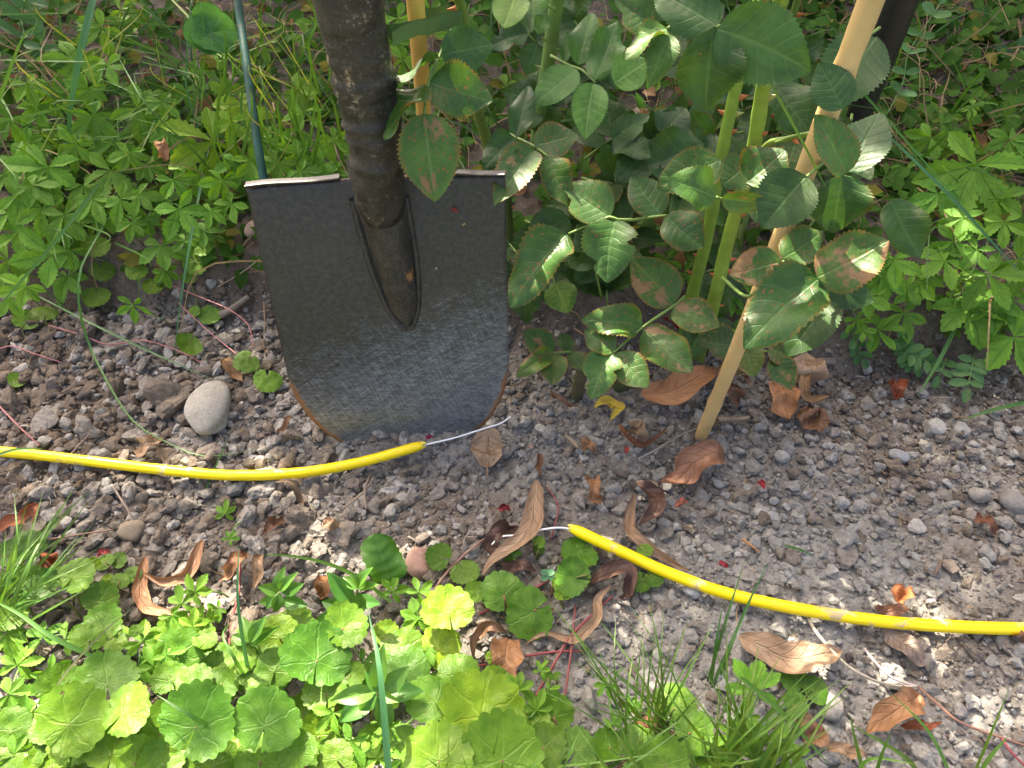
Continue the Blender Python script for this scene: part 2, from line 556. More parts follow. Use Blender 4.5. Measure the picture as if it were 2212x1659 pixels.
def rock(sub, seed, planes=8, lo=0.50, hi=0.95, jit=0.10, lump=0.22):
    rs = np.random.default_rng(seed)
    V, F = ICO[sub]
    N = rs.normal(size=(planes, 3)); N /= np.linalg.norm(N, axis=1)[:, None]
    off = rs.uniform(lo, hi, planes)
    d = V @ N.T
    r = np.where(d > 1e-3, off / np.maximum(d, 1e-3), 9).min(1)
    r = np.minimum(r, 1.12)
    k = rs.normal(size=(5, 3)) * 2.6; ph = rs.random(5) * 6.28
    r = r * (1 + lump * np.sin(V @ k.T + ph).mean(1) * 1.6 + jit * (rs.random(len(V)) - 0.5) * 2)
    if sub > 3:
        for fq, am in ((7, 0.10), (14, 0.06), (27, 0.035)):
            k = rs.normal(size=(6, 3)) * fq; ph = rs.random(6) * 6.28
            r = r * (1 + am * np.abs(np.sin(V @ k.T + ph)).mean(1) * 2 - am)
    return V * r[:, None] * rs.uniform(0.65, 1.2, 3), F


def rand_rot(n):
    q = rng.normal(size=(n, 4)); q /= np.linalg.norm(q, axis=1)[:, None]
    w, x, y, z = q.T
    return np.stack([np.stack([1 - 2 * (y * y + z * z), 2 * (x * y - z * w), 2 * (x * z + y * w)], -1),
                     np.stack([2 * (x * y + z * w), 1 - 2 * (x * x + z * z), 2 * (y * z - x * w)], -1),
                     np.stack([2 * (x * z - y * w), 2 * (y * z + x * w), 1 - 2 * (x * x + y * y)], -1)], -2)


def scatter_clods(n, size_lo, size_mid, size_hi, sub, mb, seeds, outer=False):
    x = rng.uniform(-0.60, 0.70, n); y = rng.uniform(0.07, 0.62, n)
    if outer:
        x = rng.uniform(-1.3, 1.4, n); y = rng.uniform(-0.45, 0.70, n)
    foot = 0.575 - 0.11 * x
    keep = ((y < foot + 0.01) | (rng.random(n) < 0.2)) & ((np.abs(x) < 0.345 + 0.40 * y) ^ outer) & ((y > 0.07) | outer)
    x, y = x[keep], y[keep]; n = len(x)
    reg = fbm(x * 11, y * 11, 63, 3)
    sz = np.clip(rng.lognormal(math.log(size_mid), 0.60, n) * (0.7 + 0.75 * reg) * (0.92 + 0.55 * sst(-x, 0.05, 0.3)), size_lo, size_hi)
    z = H(x, y) + sz * rng.uniform(-0.12, 0.42, n)
    col = soil_tint(x, y)
    own = rng.random(n)
    grey = np.array([0.310, 0.306, 0.288]); brown = np.array([0.145, 0.113, 0.086])
    mixf = np.where(own < 0.42, 0.75, 0.15)[:, None]
    alt = np.where(rng.random(n)[:, None] < 0.55 + 0.3 * np.exp(-((x - 0.07) / 0.3) ** 2)[:, None], grey, brown)
    col = col * (1 - mixf) + alt * mixf
    col = col * rng.uniform(0.78, 1.22, n)[:, None]
    rot = rand_rot(n)
    tmpl = [rock(sub, s) for s in seeds]
    pick = rng.integers(0, len(tmpl), n)
    for k, (Vk, Fk) in enumerate(tmpl):
        idx = np.nonzero(pick == k)[0]
        if not len(idx):
            continue
        sc = (sz[idx] * 0.5)[:, None, None]
        VV = np.einsum('nij,vj->nvi', rot[idx], Vk) * sc
        VV[..., 2] *= 0.8
        VV += np.stack([x[idx], y[idx], z[idx]], -1)[:, None]
        m = len(Vk)
        FF = (Fk[None] + (np.arange(len(idx)) * m)[:, None, None]).reshape(-1, 3)
        TT = np.repeat(col[idx], m, 0)
        mb.add(VV.reshape(-1, 3), FF, None, TT)


mb = MB()
scatter_clods(17000, 0.0028, 0.0058, 0.0150, 2, mb, range(100, 130))
scatter_clods(50000, 0.0013, 0.0028, 0.0050, 1, mb, range(200, 220))
scatter_clods(11000, 0.004, 0.0085, 0.018, 1, mb, range(220, 234), True)
o = obj('soil_crumbs', mb.mesh('soil_crumbs', mat_soil, False))
tag(o, 'loose small crumbs of grey and brown soil covering the bed', 'soil', kind='stuff')

clod_meshes = [mk_mesh('clod', *rock(4, 300 + k, 9, 0.52, 0.95, 0.035, 0.34), mat_clod, smooth=False) for k in range(14)]
placed = []
tries = 0
while len(placed) < 290 and tries < 20000:
    tries += 1
    x, y = random.uniform(-0.56, 0.66), random.uniform(0.13, 0.60)
    if y > 0.575 - 0.11 * x or y < 0.14:
        continue
    left = 1 if x < -0.12 else 0
    qx, qy = to_px(np.array([x, y, 0.0]))
    if (qx < 930 and abs(qy - np.interp(qx, [-45, 250, 520, 780, 914], [972, 1003, 1027, 998, 961])) < 34) or (qx > 1215 and abs(qy - np.interp(qx, [1233, 1440, 1700, 2000, 2260], [1140, 1236, 1311, 1350, 1358])) < 34):
        continue                      # the cable lies here
    s = random.uniform(0.010, 0.017) * (1.55 if left else 1.0) * (1.5 if random.random() < 0.2 else 1)
    if not left and random.random() < 0.62:
        continue
    if any((x - a) ** 2 + (y - b) ** 2 < ((s + c) * 0.55) ** 2 for a, b, c in placed):
        continue
    placed.append((x, y, s))
for k, (x, y, s) in enumerate(placed):
    rot = Matrix([list(r) for r in rand_rot(1)[0]]).to_4x4()
    mw = Matrix.Translation((x, y, float(H(x, y)) + s * random.uniform(0.0, 0.25))) @ Matrix.Diagonal((1, 1, 0.8, 1)) @ rot @ Matrix.Diagonal((s / 2, s / 2, s / 2, 1))
    c = np.asarray(soil_tint(np.array([x]), np.array([y])))[0] * 0.5 + (np.array([0.32, 0.31, 0.285]) if random.random() < 0.42 else np.array([0.15, 0.118, 0.09])) * 0.5
    obj('clod', random.choice(clod_meshes), ground, mw, c * random.uniform(0.85, 1.2))

# ------------------------------------------------------------------ shovel
def blade_mat():
    m, nt, b, out = new_mat('worn_steel')
    tc = nd(nt, 'ShaderNodeTexCoord')
    uv = tc.outputs['UV']
    sep = nd(nt, 'ShaderNodeSeparateXYZ', {0: uv}); u, v = sep.outputs[0], sep.outputs[1]
    edge = nd(nt, 'ShaderNodeVertexColor', layer_name='tint')
    es = nd(nt, 'ShaderNodeSeparateColor', {0: edge.outputs[0]})
    n1 = NOISE(nt, uv, 14.0, 8, 0.65); n2 = NOISE(nt, uv, 60.0, 6, 0.7)
    n0 = NOISE(nt, uv, 3.5, 4, 0.55)
    def brush(ang, sx, sy, sd):
        m0 = nd(nt, 'ShaderNodeMapping', {'Vector': uv, 'Rotation': (0, 0, R(ang))})
        mp = nd(nt, 'ShaderNodeMapping', {'Vector': m0.outputs[0], 'Scale': (sx, sy, 1), 'Location': (sd, sd, 0)})
        return NOISE(nt, mp.outputs[0], 1.0, 4, 0.7)
    br = M_(nt, 'MULTIPLY', M_(nt, 'ADD', M_(nt, 'ADD', brush(-62, 120, 12, 2.2), brush(24, 150, 18, 5.1)), brush(82, 140, 16, 8.4)), 0.3333)
    # worn bright towards the digging edge, with bluish sky sheen painted in lower right
    wear_sheen = SS(nt, M_(nt, 'ADD', M_(nt, 'ADD', v, M_(nt, 'MULTIPLY', M_(nt, 'SUBTRACT', u, 0.5), 0.35)), M_(nt, 'ADD', M_(nt, 'MULTIPLY', M_(nt, 'SUBTRACT', n1, 0.5), 0.14), M_(nt, 'MULTIPLY', M_(nt, 'SUBTRACT', br, 0.5), 1.1))), 0.38, 0.84)
    col = MIX(nt, SS(nt, n2, 0.35, 0.7), (0.028, 0.024, 0.021), (0.058, 0.051, 0.044))
    col = MIX(nt, M_(nt, 'MULTIPLY', SS(nt, n0, 0.45, 0.75), 0.6), col, (0.062, 0.047, 0.037))
    steel = MIX(nt, SS(nt, br, 0.38, 0.66), (0.115, 0.135, 0.150), (0.36, 0.40, 0.425))
    col = MIX(nt, M_(nt, 'MULTIPLY', wear_sheen, 0.85), col, steel)
    # scratches
    def scr(ang, sx, sy, thr, seed):
        m0 = nd(nt, 'ShaderNodeMapping', {'Vector': uv, 'Rotation': (0, 0, R(ang))})
        mp = nd(nt, 'ShaderNodeMapping', {'Vector': m0.outputs[0], 'Scale': (sx, sy, 1), 'Location': (seed, seed * 2, 0)})
        return SS(nt, NOISE(nt, mp.outputs[0], 1.0, 3, 0.6), thr, thr + 0.05)
    s = M_(nt, 'MAXIMUM', scr(38, 150, 7, 0.69, 3.1), scr(-58, 170, 8, 0.68, 7.7))
    s = M_(nt, 'MAXIMUM', s, scr(4, 190, 6, 0.71, 1.7))
    s = M_(nt, 'MULTIPLY', s, M_(nt, 'ADD', M_(nt, 'MULTIPLY', wear_sheen, 0.75), 0.22))
    col = MIX(nt, s, col, (0.30, 0.31, 0.32))
    rust = M_(nt, 'MULTIPLY', SS(nt, M_(nt, 'ADD', es.outputs[0], M_(nt, 'MULTIPLY', M_(nt, 'SUBTRACT', n2, 0.5), 1.1)), 0.32, 0.62), 0.95)
    spk = SS(nt, NOISE(nt, uv, 34.0, 4, 0.7), 0.72, 0.78)
    rust = M_(nt, 'MAXIMUM', rust, M_(nt, 'MULTIPLY', spk, 0.7))
    col = MIX(nt, rust, col, MIX(nt, n2, (0.10, 0.045, 0.018), (0.36, 0.16, 0.055)))
    dust = M_(nt, 'MULTIPLY', SS(nt, NOISE(nt, uv, 24.0, 8, 0.75), 0.56, 0.72), 0.15)
    col = MIX(nt, dust, col, (0.20, 0.19, 0.175))
    nt.links.new(col, b.inputs['Base Color'])
    met = M_(nt, 'MULTIPLY', M_(nt, 'MULTIPLY', wear_sheen, 0.55), M_(nt, 'SUBTRACT', 1.0, rust))
    nt.links.new(met, b.inputs['Metallic'])
    rg = nd(nt, 'ShaderNodeMapRange', {'Value': M_(nt, 'ADD', n1, M_(nt, 'MULTIPLY', rust, 0.6)), 'From Min': 0.3, 'From Max': 1.0, 'To Min': 0.26, 'To Max': 0.66}).outputs[0]
    nt.links.new(rg, b.inputs['Roughness'])
    bp = nd(nt, 'ShaderNodeBump', {'Strength': 0.14, 'Distance': 0.0012, 'Height': M_(nt, 'ADD', n2, M_(nt, 'MULTIPLY', rust, 0.7))})
    nt.links.new(bp.outputs[0], b.inputs['Normal'])
    return m


def socket_mat():
    m, nt, b, out = new_mat('blackened_socket')
    tc = nd(nt, 'ShaderNodeTexCoord'); p = tc.outputs['Object']
    n1 = NOISE(nt, p, 120, 8, 0.7); n2 = NOISE(nt, p, 700, 4, 0.6); n3 = NOISE(nt, p, 45, 4, 0.6)
    col = MIX(nt, SS(nt, n1, 0.35, 0.7), (0.018, 0.016, 0.014), (0.055, 0.048, 0.040))
    col = MIX(nt, M_(nt, 'MULTIPLY', SS(nt, n2, 0.55, 0.7), 0.7), col, (0.17, 0.145, 0.11))
    col = MIX(nt, M_(nt, 'MULTIPLY', SS(nt, n3, 0.68, 0.74), 0.9), col, (0.33, 0.16, 0.06))
    nt.links.new(col, b.inputs['Base Color'])
    b.inputs['Roughness'].default_value = 0.48
    bp = nd(nt, 'ShaderNodeBump', {'Strength': 0.5, 'Distance': 0.001, 'Height': n1})
    nt.links.new(bp.outputs[0], b.inputs['Normal'])
    return m


def sleeve_mat():
    m, nt, b, out = new_mat('scuffed_handle_sleeve')
    tc = nd(nt, 'ShaderNodeTexCoord'); p = tc.outputs['Object']
    n1 = NOISE(nt, p, 60, 8, 0.7); n2 = NOISE(nt, p, 420, 5, 0.7); n3 = NOISE(nt, p, 30, 8, 0.72)
    uvs = nd(nt, 'ShaderNodeSeparateXYZ', {0: tc.outputs['UV']})
    col = MIX(nt, SS(nt, n1, 0.35, 0.7), (0.010, 0.009, 0.009), (0.046, 0.038, 0.030))
    col = MIX(nt, M_(nt, 'MULTIPLY', SS(nt, n2, 0.52, 0.68), 0.42), col, (0.17, 0.135, 0.095))
    col = MIX(nt, M_(nt, 'MULTIPLY', SS(nt, M_(nt, 'ADD', n3, M_(nt, 'MULTIPLY', n2, 0.22)), 0.68, 0.78), 0.85), col, MIX(nt, n2, (0.26, 0.175, 0.085), (0.46, 0.36, 0.235)))
    nt.links.new(col, b.inputs['Base Color'])
    rg = nd(nt, 'ShaderNodeMapRange', {'Value': n1, 'From Min': 0.3, 'From Max': 0.7, 'To Min': 0.34, 'To Max': 0.62}).outputs[0]
    nt.links.new(rg, b.inputs['Roughness'])
    bp = nd(nt, 'ShaderNodeBump', {'Strength': 0.6, 'Distance': 0.0012, 'Height': M_(nt, 'ADD', n1, M_(nt, 'MULTIPLY', n2, 0.5))})
    nt.links.new(bp.outputs[0], b.inputs['Normal'])
    return m


mat_blade, mat_socket, mat_sleeve = blade_mat(), socket_mat(), sleeve_mat()
TL, TR = np.array([-0.205, -0.1517, 0.571]), np.array([-0.0058, -0.1646, 0.583])
B_W = nrm(TR - TL)
B_U = np.array([0.026, 0.861, 0.508]); B_U = nrm(B_U - B_W * (B_U @ B_W))
B_N = np.cross(B_U, B_W)
if B_N[2] > 0: B_N = -B_N                     # towards the camera
B_O = (TL + TR) / 2
BW, BL = 0.1005, 0.274


def blade_pt(x, v, n=0.0):
    p = B_O + B_W * x + B_U * v + B_N * n
    return c2w(*p)


shovel = thing('shovel', 'dark worn steel shovel with rusty digging edge standing in the bed against the roses', 'shovel', drop(blade_pt(0, BL)))
NU, NV = 49, 84
sv = np.linspace(-1, 1, NU)
tv = np.concatenate([np.linspace(0, 0.72, 50, endpoint=False), 0.72 + 0.28 * np.sin(np.linspace(0, 1, NV - 50) * np.pi / 2)])
Vf = []; Uf = []; Ef = []
for t in tv:
    v = t * BL
    hw = BW * (1.0 - 0.022 * t)
    k = max(0.0, (t - 0.60) / 0.40)
    lim = hw * max(0.0015, (1 - k ** 2.1)) ** (1 / 2.0)
    for s in sv:
        x = s * lim
        dish = -0.012 * (1 - (x / BW) ** 2) * (1 - 0.5 * t) - 0.006 * t * t
        Vf.append(blade_pt(x, v, dish))
        Uf.append((x / BW * 0.37 + 0.5, t))
        de = min((1 - abs(s)) * lim * (1.0 if t > 0.55 else 2.2), (1 - t) * BL + 0.004 * 0)
        low = sst(t, 0.55, 0.72)
        Ef.append(max(math.exp(-de / 0.0058) * low, 0.45 * math.exp(-v / 0.004)) * 0.95)
Vf = np.array(Vf); Ef = np.array(Ef)
nb = nrm(c2w(*B_N) - CAM)
Vb = Vf - nb * 0.0022
F1 = grid_faces(NV, NU)
nV = len(Vf)
rim = [r * NU for r in range(NV)] + [(NV - 1) * NU + j for j in range(1, NU)] + [r * NU + NU - 1 for r in range(NV - 2, -1, -1)] + [j for j in range(NU - 2, 0, -1)]
rim = np.array(rim); nx = np.roll(rim, -1)
Frim = np.stack([rim, nx, nx + nV, rim + nV], -1)
FF = np.concatenate([F1, F1[:, ::-1] + nV, Frim])
blade = obj('blade', mk_mesh('blade', np.concatenate([Vf, Vb]), FF, mat_blade, np.array(Uf * 2), np.concatenate([Ef, Ef])[:, None] * np.ones((1, 3))), shovel)
# folded tread along the top of the blade
for x0, x1 in ((-BW, -0.030), (0.028, BW)):
    xs = np.linspace(x0, x1, 22)
    prof = [(-0.0005, -0.003), (-0.0035, -0.003), (-0.0022, 0.0008), (-0.0022, 0.0044), (-0.0014, 0.0050), (-0.0006, 0.0044), (-0.0016, 0.003), (0.0005, 0.0006)]
    VV = [blade_pt(x, pv + 0.0006 * math.sin(x * 90), -0.012 * (1 - (x / BW) ** 2) + pn) for x in xs for pv, pn in prof]
    mb = MB()
    mb.add(VV, grid_faces(len(xs), len(prof), True), np.array([(x / BW * 0.37 + 0.5, 0.02 + pn * 4) for x in xs for pv, pn in prof]), np.array([[0.16] * 3] * len(VV)))
    obj('tread', mb.mesh('tread', mat_blade), shovel)
# socket pressed on to the blade: flange and half tube
mb = MB()
rows, cols = 26, 25
VV = []; UU = []
for i in range(rows):
    t = i / (rows - 1)
    v = 0.016 + 0.122 * t
    hw = 0.0240 * (1 - t ** 2.8) ** 0.55 + 0.0008
    cx = -0.001 + 0.012 * t
    for j in range(cols):
        s = -1 + 2 * j / (cols - 1)
        edge = max(0.0, 1 - abs(s)) * hw
        n = -0.0118 + 0.0062 * sst(edge, 0.0, 0.0028) * (1 - 0.3 * t) - 0.0026 * sst(edge, 0.004, 0.008)
        VV.append(blade_pt(cx + s * hw, v, n))
        UU.append((0.5 + s * 0.1, 0.2 + 0.4 * t))
obj('socket_flange', mk_mesh('socket_flange', VV, grid_faces(rows, cols), mat_socket, UU), shovel)
VV = []
for i in range(rows):
    t = i / (rows - 1)
    v = -0.020 + 0.150 * t
    hw = 0.0208 * (1 - 0.50 * t ** 1.6) * (1 - max(0, (t - 0.86) / 0.14) ** 2 * 0.9)
    hh = 0.036 * (1 - 0.90 * t ** 1.25)
    cx = -0.002 + 0.0128 * t
    for j in range(cols):
        a = math.pi * j / (cols - 1)
        VV.append(blade_pt(cx - hw * math.cos(a), v, -0.0125 + 0.003 + max(hh, 0.002) * math.sin(a) ** 0.8))
obj('socket', mk_mesh('socket', VV, grid_faces(rows, cols), mat_socket, None), shovel)
# handle in its sleeve, running up past the camera
hp = [(825, 476, 0.616), (822, 436, 0.574), (813, 330, 0.541), (800, 240, 0.520), (782, 150, 0.498), (764, 60, 0.478), (750, -10, 0.463)]
hw = [0.0160, 0.0184, 0.0193, 0.0200, 0.0206, 0.0212, 0.0218]
HP = [at(*p) for p in hp]
dirh = nrm(HP[-1] - HP[-3])
HP += [HP[-1] + dirh * k for k in (0.1, 0.3, 0.62)]
hw += [0.0218, 0.021, 0.0205]
n = 260
path = smooth_path(HP, n)
tt = np.linspace(0, 1, len(hw)); seg = np.linalg.norm(np.diff(np.array(HP), axis=0), axis=1)
cum = np.concatenate([[0], np.cumsum(seg)]) / seg.sum()
rad = np.interp(np.linspace(0, 1, n), cum, hw)
ys = np.array([to_px(p)[1] for p in path])
for yc, am, wd in ((437, 0.0012, 9), (345, 0.0022, 7), (291, 0.0018, 6), (262, 0.0024, 7), (216, 0.0015, 6), (186, 0.0020, 6), (166, 0.0024, 6), (120, 0.0010, 8)):
    rad = rad + am * np.exp(-((ys - yc) / wd) ** 2)
VV, FF, UU = tube(path, rad, 40, 0.0)
VV = VV + (VV - np.repeat(np.vstack([path[:1], path, path[-1:]]), 40, 0)) * ((fbm(UU[:, 0] * 14, UU[:, 1] * 150, 71, 3) - 0.44) * 0.10)[:, None]
obj('handle', mk_mesh('handle', VV, FF, mat_sleeve, UU), shovel)

# ------------------------------------------------------------------ stakes, rods, pipe and tie
mat_bamboo = tinted('bamboo', 0.42, 0, 25, 0.14, 0.12, dirt=(0.30, 0.22, 0.12), dirt_scale=18, dirt_thr=0.62)
mat_rod = tinted('green_paint_rust', 0.6, 0, 60, 0.3, 0.3, spec=0.2, dirt=(0.17, 0.070, 0.032), dirt_scale=34, dirt_thr=0.60)
mat_pipe = tinted('black_plastic', 0.38, 0, 60, 0.3, 0.15, dirt=(0.07, 0.06, 0.05), dirt_scale=50, dirt_thr=0.62)
mat_tie = tinted('green_tie', 0.38, 0.0, 30, 0.15, 0.05)


def pole(name, part, label, cat, pts, rads, mat, color, nodes=(), rough=0.01, sides=24):
    P = [np.asarray(p, float) for p in pts]
    base = min(P, key=lambda p: p[2])
    t = thing(name, label, cat, base)
    n = 90
    path = smooth_path(P, n)
    seg = np.linalg.norm(np.diff(np.array(P), axis=0), axis=1)
    cum = np.concatenate([[0], np.cumsum(seg)]) / seg.sum()
    u = np.linspace(0, 1, n)
    rad = np.interp(u, cum, rads)
    for c in nodes:
        rad = rad * (1 + 0.10 * np.exp(-((u - c) / 0.008) ** 2) - 0.06 * np.exp(-((u - c - 0.018) / 0.007) ** 2))
    VV, FF, UU = tube(path, rad, sides, rough, 5)
    obj(part, mk_mesh(part, VV, FF, mat, UU), t, color=color)
    return t


g = G(1505, 966, -0.02)
stake_dir = nrm(at(1880, 5, 0.40) - g)
top = at(1880, 5, 0.40)
pole('bamboo_stake', 'cane', 'slanting bamboo stake rising from the bed in front of the right rose canes', 'stake',
     [g, g + (top - g) * 0.5 + np.array([0.002, 0, 0]), top, top + stake_dir * 0.35], [0.0062, 0.0065, 0.0070, 0.0074], mat_bamboo, (0.60, 0.41, 0.18), (0.09, 0.30, 0.50, 0.75))
s1t = at(897, 0, 0.50); s1b = at(917, 260, 0.605)
d = nrm(s1b - s1t)
pole('bamboo_stake', 'cane', 'upright yellow bamboo stake tied beside the shovel handle', 'stake',
     [s1t - d * 0.4, s1t, s1b, drop(s1b + d * 0.26, -0.03)], [0.0062, 0.0062, 0.0060, 0.0060], mat_bamboo, (0.60, 0.36, 0.10), (0.34, 0.71))
a, b_ = at(513, 0, 0.80), at(572, 398, 0.735)
pole('garden_rod', 'rod', 'thin green painted metal rod with rust spots behind the shovel', 'rod',
     [a - nrm(b_ - a) * 0.3, a, b_, drop(b_ + (b_ - a) * 0.15, -0.02)], [0.0044, 0.0044, 0.0042, 0.004], mat_rod, (0.012, 0.062, 0.046))
a, b_ = at(563, 0, 0.98), at(605, 150, 0.98)
pole('garden_rod', 'rod', 'short rusty brown metal rod leaning at the top beside the green rod', 'rod',
     [a - nrm(b_ - a) * 0.2, a, b_, drop(b_ + (b_ - a) * 0.5, -0.02)], [0.0055, 0.0055, 0.005, 0.005], mat_rod, (0.13, 0.065, 0.04))
a, b_ = at(1946, -5, 0.66), at(1868, 215, 0.74)
pole('garden_pipe', 'pipe', 'black plastic pipe slanting behind the bamboo stake at the top right', 'pipe',
     [a - nrm(b_ - a) * 0.3, a, b_, drop(b_ + (b_ - a) * 0.35, -0.02)], [0.0165, 0.016, 0.0125, 0.010], mat_pipe, (0.018, 0.017, 0.016))

tie = thing('plant_tie', 'flat green plastic tie looped round the upright stake and a rose stem', 'plant tie', at(905, 62, 0.50))
wd = nrm(s1b - s1t)
for pts in ([(836, 72, 0.488), (868, 68, 0.487), (895, 63, 0.494), (906, 60, 0.495), (925, 57, 0.500), (960, 48, 0.520), (996, 40, 0.545), (1004, 35, 0.556), (996, 28, 0.566), (950, 33, 0.556), (915, 40, 0.535)],
            [(900, 62, 0.4925), (880, 68, 0.486), (860, 78, 0.482), (848, 86, 0.480)]):
    P = smooth_path([at(*p) for p in pts], 44)
    VV, FF, UU = ribbon(P, 0.0058, cols=3, wdir=wd)
    V2 = np.concatenate([VV, VV + np.array([0, 0.0007, 0.0004])])
    F2 = np.concatenate([FF, FF[:, ::-1] + len(VV)])
    obj('band', mk_mesh('band', V2, F2, mat_tie), tie, color=(0.10, 0.175, 0.065))

# ------------------------------------------------------------------ cut cable
mat_cable = tinted('yellow_cable', 0.33, 0, 40, 0.05, 0.05, dirt=(0.56, 0.44, 0.22), dirt_scale=42, dirt_thr=0.565, spec=0.5)
mat_wire = tinted('white_wire', 0.35, 0, 90, 0.08, 0.02)


def cable(label, pts, wire, flip):
    P = [G(px, py, h) for px, py, h in pts]
    t = thing('cable', label, 'cable', P[len(P) // 2], 'the two ends of the cut yellow cable')
    path = smooth_path(P, 200)
    rad = np.full(200, 0.0048)
    e = np.arange(200)
    k = e if flip else 199 - e
    rad = rad * np.where(k < 3, np.array([0.62, 0.86, 0.97])[np.clip(k, 0, 2)], 1.0)
    VV, FF, UU = tube(path, rad, 26, 0.012, 3)
    j = obj('jacket', mk_mesh('jacket', VV, FF, mat_cable, UU), t, color=(0.97, 0.73, 0.010))
    end = path[0] if flip else path[-1]
    dr = nrm(path[0] - path[4]) if flip else nrm(path[-1] - path[-5])
    # torn lip of the jacket round the conductor
    mb = MB()
    for a in range(5):
        th = a * 1.26 + 0.3
        sx = nrm(np.cross(dr, UP)); sz = np.cross(sx, dr)
        rd = (sx * math.cos(th) + sz * math.sin(th))
        Q = [end + rd * 0.0032 - dr * 0.0015, end + rd * 0.0030 + dr * 0.0012, end + rd * 0.0022 + dr * (0.0026 + 0.001 * (a % 2))]
        mb.add(*ribbon(smooth_path(Q, 5), [0.0018, 0.0016, 0.0013, 0.0008, 0.0002], nh=rd, cols=3))
    obj('torn_lip', mb.mesh('torn_lip', mat_cable), t, color=(0.82, 0.66, 0.10))
    W = [end - dr * 0.004] + [G(px, py, h) for px, py, h in wire]
    VV, FF, UU = tube(smooth_path(W, 50), 0.00085, 10)
    obj('conductor', mk_mesh('conductor', VV, FF, mat_wire, UU), t, color=(0.84, 0.84, 0.83))


cable('yellow cable end running in from the left past the shovel tip, white wire bared',
      [(-900, 900, .012), (-400, 945, .012), (-45, 972, .014), (100, 985, .014), (250, 1003, .014), (400, 1020, .014), (520, 1027, .016), (650, 1021, .018), (780, 998, .018), (914, 961, .022)],
      [(935, 957, .022), (985, 945, .022), (1045, 926, .02), (1080, 915, .022), (1103, 900, .028)], False)
cable('yellow cable end crossing the lower right of the bed, white wire bared',
      [(1233, 1140, .022), (1330, 1186, .018), (1440, 1236, .015), (1560, 1279, .014), (1700, 1311, .014), (1850, 1335, .014), (2000, 1350, .014), (2260, 1358, .014), (2700, 1345, .012), (3200, 1290, .012)],
      [(1205, 1140, .024), (1160, 1146, .02), (1115, 1156, .018), (1090, 1158, .016), (1074, 1165, .014), (1062, 1177, .01)], True)

# ------------------------------------------------------------------ stones
mat_stone = tinted('stone', 0.8, 0, 90, 0.28, 0.5, spec=0.25, dirt=(0.12, 0.10, 0.08), dirt_scale=40, dirt_thr=0.66, coord='Generated')


def stone_mat():
    m, nt, b, out = new_mat('grainy_stone')
    geo = nd(nt, 'ShaderNodeNewGeometry'); oi = nd(nt, 'ShaderNodeObjectInfo'); p = geo.outputs['Position']
    n1 = NOISE(nt, p, 350, 6, 0.7); n2 = NOISE(nt, p, 60, 4, 0.6); n3 = NOISE(nt, p, 1200, 2, 0.5)
    f = nd(nt, 'ShaderNodeMapRange', {'Value': n1, 'From Min': 0.3, 'From Max': 0.7, 'To Min': 0.72, 'To Max': 1.25}).outputs[0]
    col = MIX(nt, 1.0, oi.outputs['Color'], nd(nt, 'ShaderNodeCombineColor', {0: f, 1: f, 2: f}).outputs[0], 'MULTIPLY')
    col = MIX(nt, M_(nt, 'MULTIPLY', SS(nt, n2, 0.5, 0.7), 0.5), col, (0.17, 0.15, 0.12))
    col = MIX(nt, M_(nt, 'MULTIPLY', SS(nt, n3, 0.6, 0.68), 0.4), col, (0.06, 0.055, 0.05))
    nt.links.new(col, b.inputs['Base Color']); b.inputs['Roughness'].default_value = 0.82; b.inputs['Specular IOR Level'].default_value = 0.25
    bp = nd(nt, 'ShaderNodeBump', {'Strength': 0.5, 'Distance': 0.0012, 'Height': n1})
    nt.links.new(bp.outputs[0], b.inputs['Normal'])
    return m


mat_stone = stone_mat()


def stone(label, px, py, wpx, hpx, color, seed, rot=0.0, h=0.006, flat=0.75):
    """a rounded stone lying in the bed"""
    rs = np.random.default_rng(seed)
    V, F = ICO[3]
    import bmesh
    bm = bmesh.new(); bmesh.ops.create_icosphere(bm, subdivisions=4, radius=1.0)
    V = np.array([v.co[:] for v in bm.verts]); F = np.array([[v.index for v in f.verts] for f in bm.faces]); bm.free()
    N = rs.normal(size=(8, 3)); N /= np.linalg.norm(N, axis=1)[:, None]; off = rs.uniform(0.72, 0.98, 8)
    d = V @ N.T
    r = np.where(d > 0.05, off / np.maximum(d, 0.05), 3)
    r = -np.log(np.exp(-9 * np.minimum(r, 1.4)).sum(1) + math.exp(-9 * 1.06)) / 9
    k = rs.normal(size=(4, 3)) * 3; r = r * (1 + 0.035 * np.sin(V @ k.T).sum(1) * 0.6)
    V = V * r[:, None]
    V /= np.abs(V).max(0)
    P = G(px, py, h)
    z = (P - CAM) @ AX_F
    a = wpx / FPX * z / 2; b2 = hpx / FPX * z / 2 / 0.86
    V = V * np.array([a, b2, min(a, b2) * flat])
    c, s = math.cos(rot), math.sin(rot)
    V = V @ np.array([[c, s, 0], [-s, c, 0], [0, 0, 1]])
    me = mk_mesh('stone', V, F, mat_stone)
    o = obj('stone', me, None, Matrix.Translation(P + np.array([0, 0, 0.0])), color)
    tag(o, label, 'stone', 'stones lying in the bed')


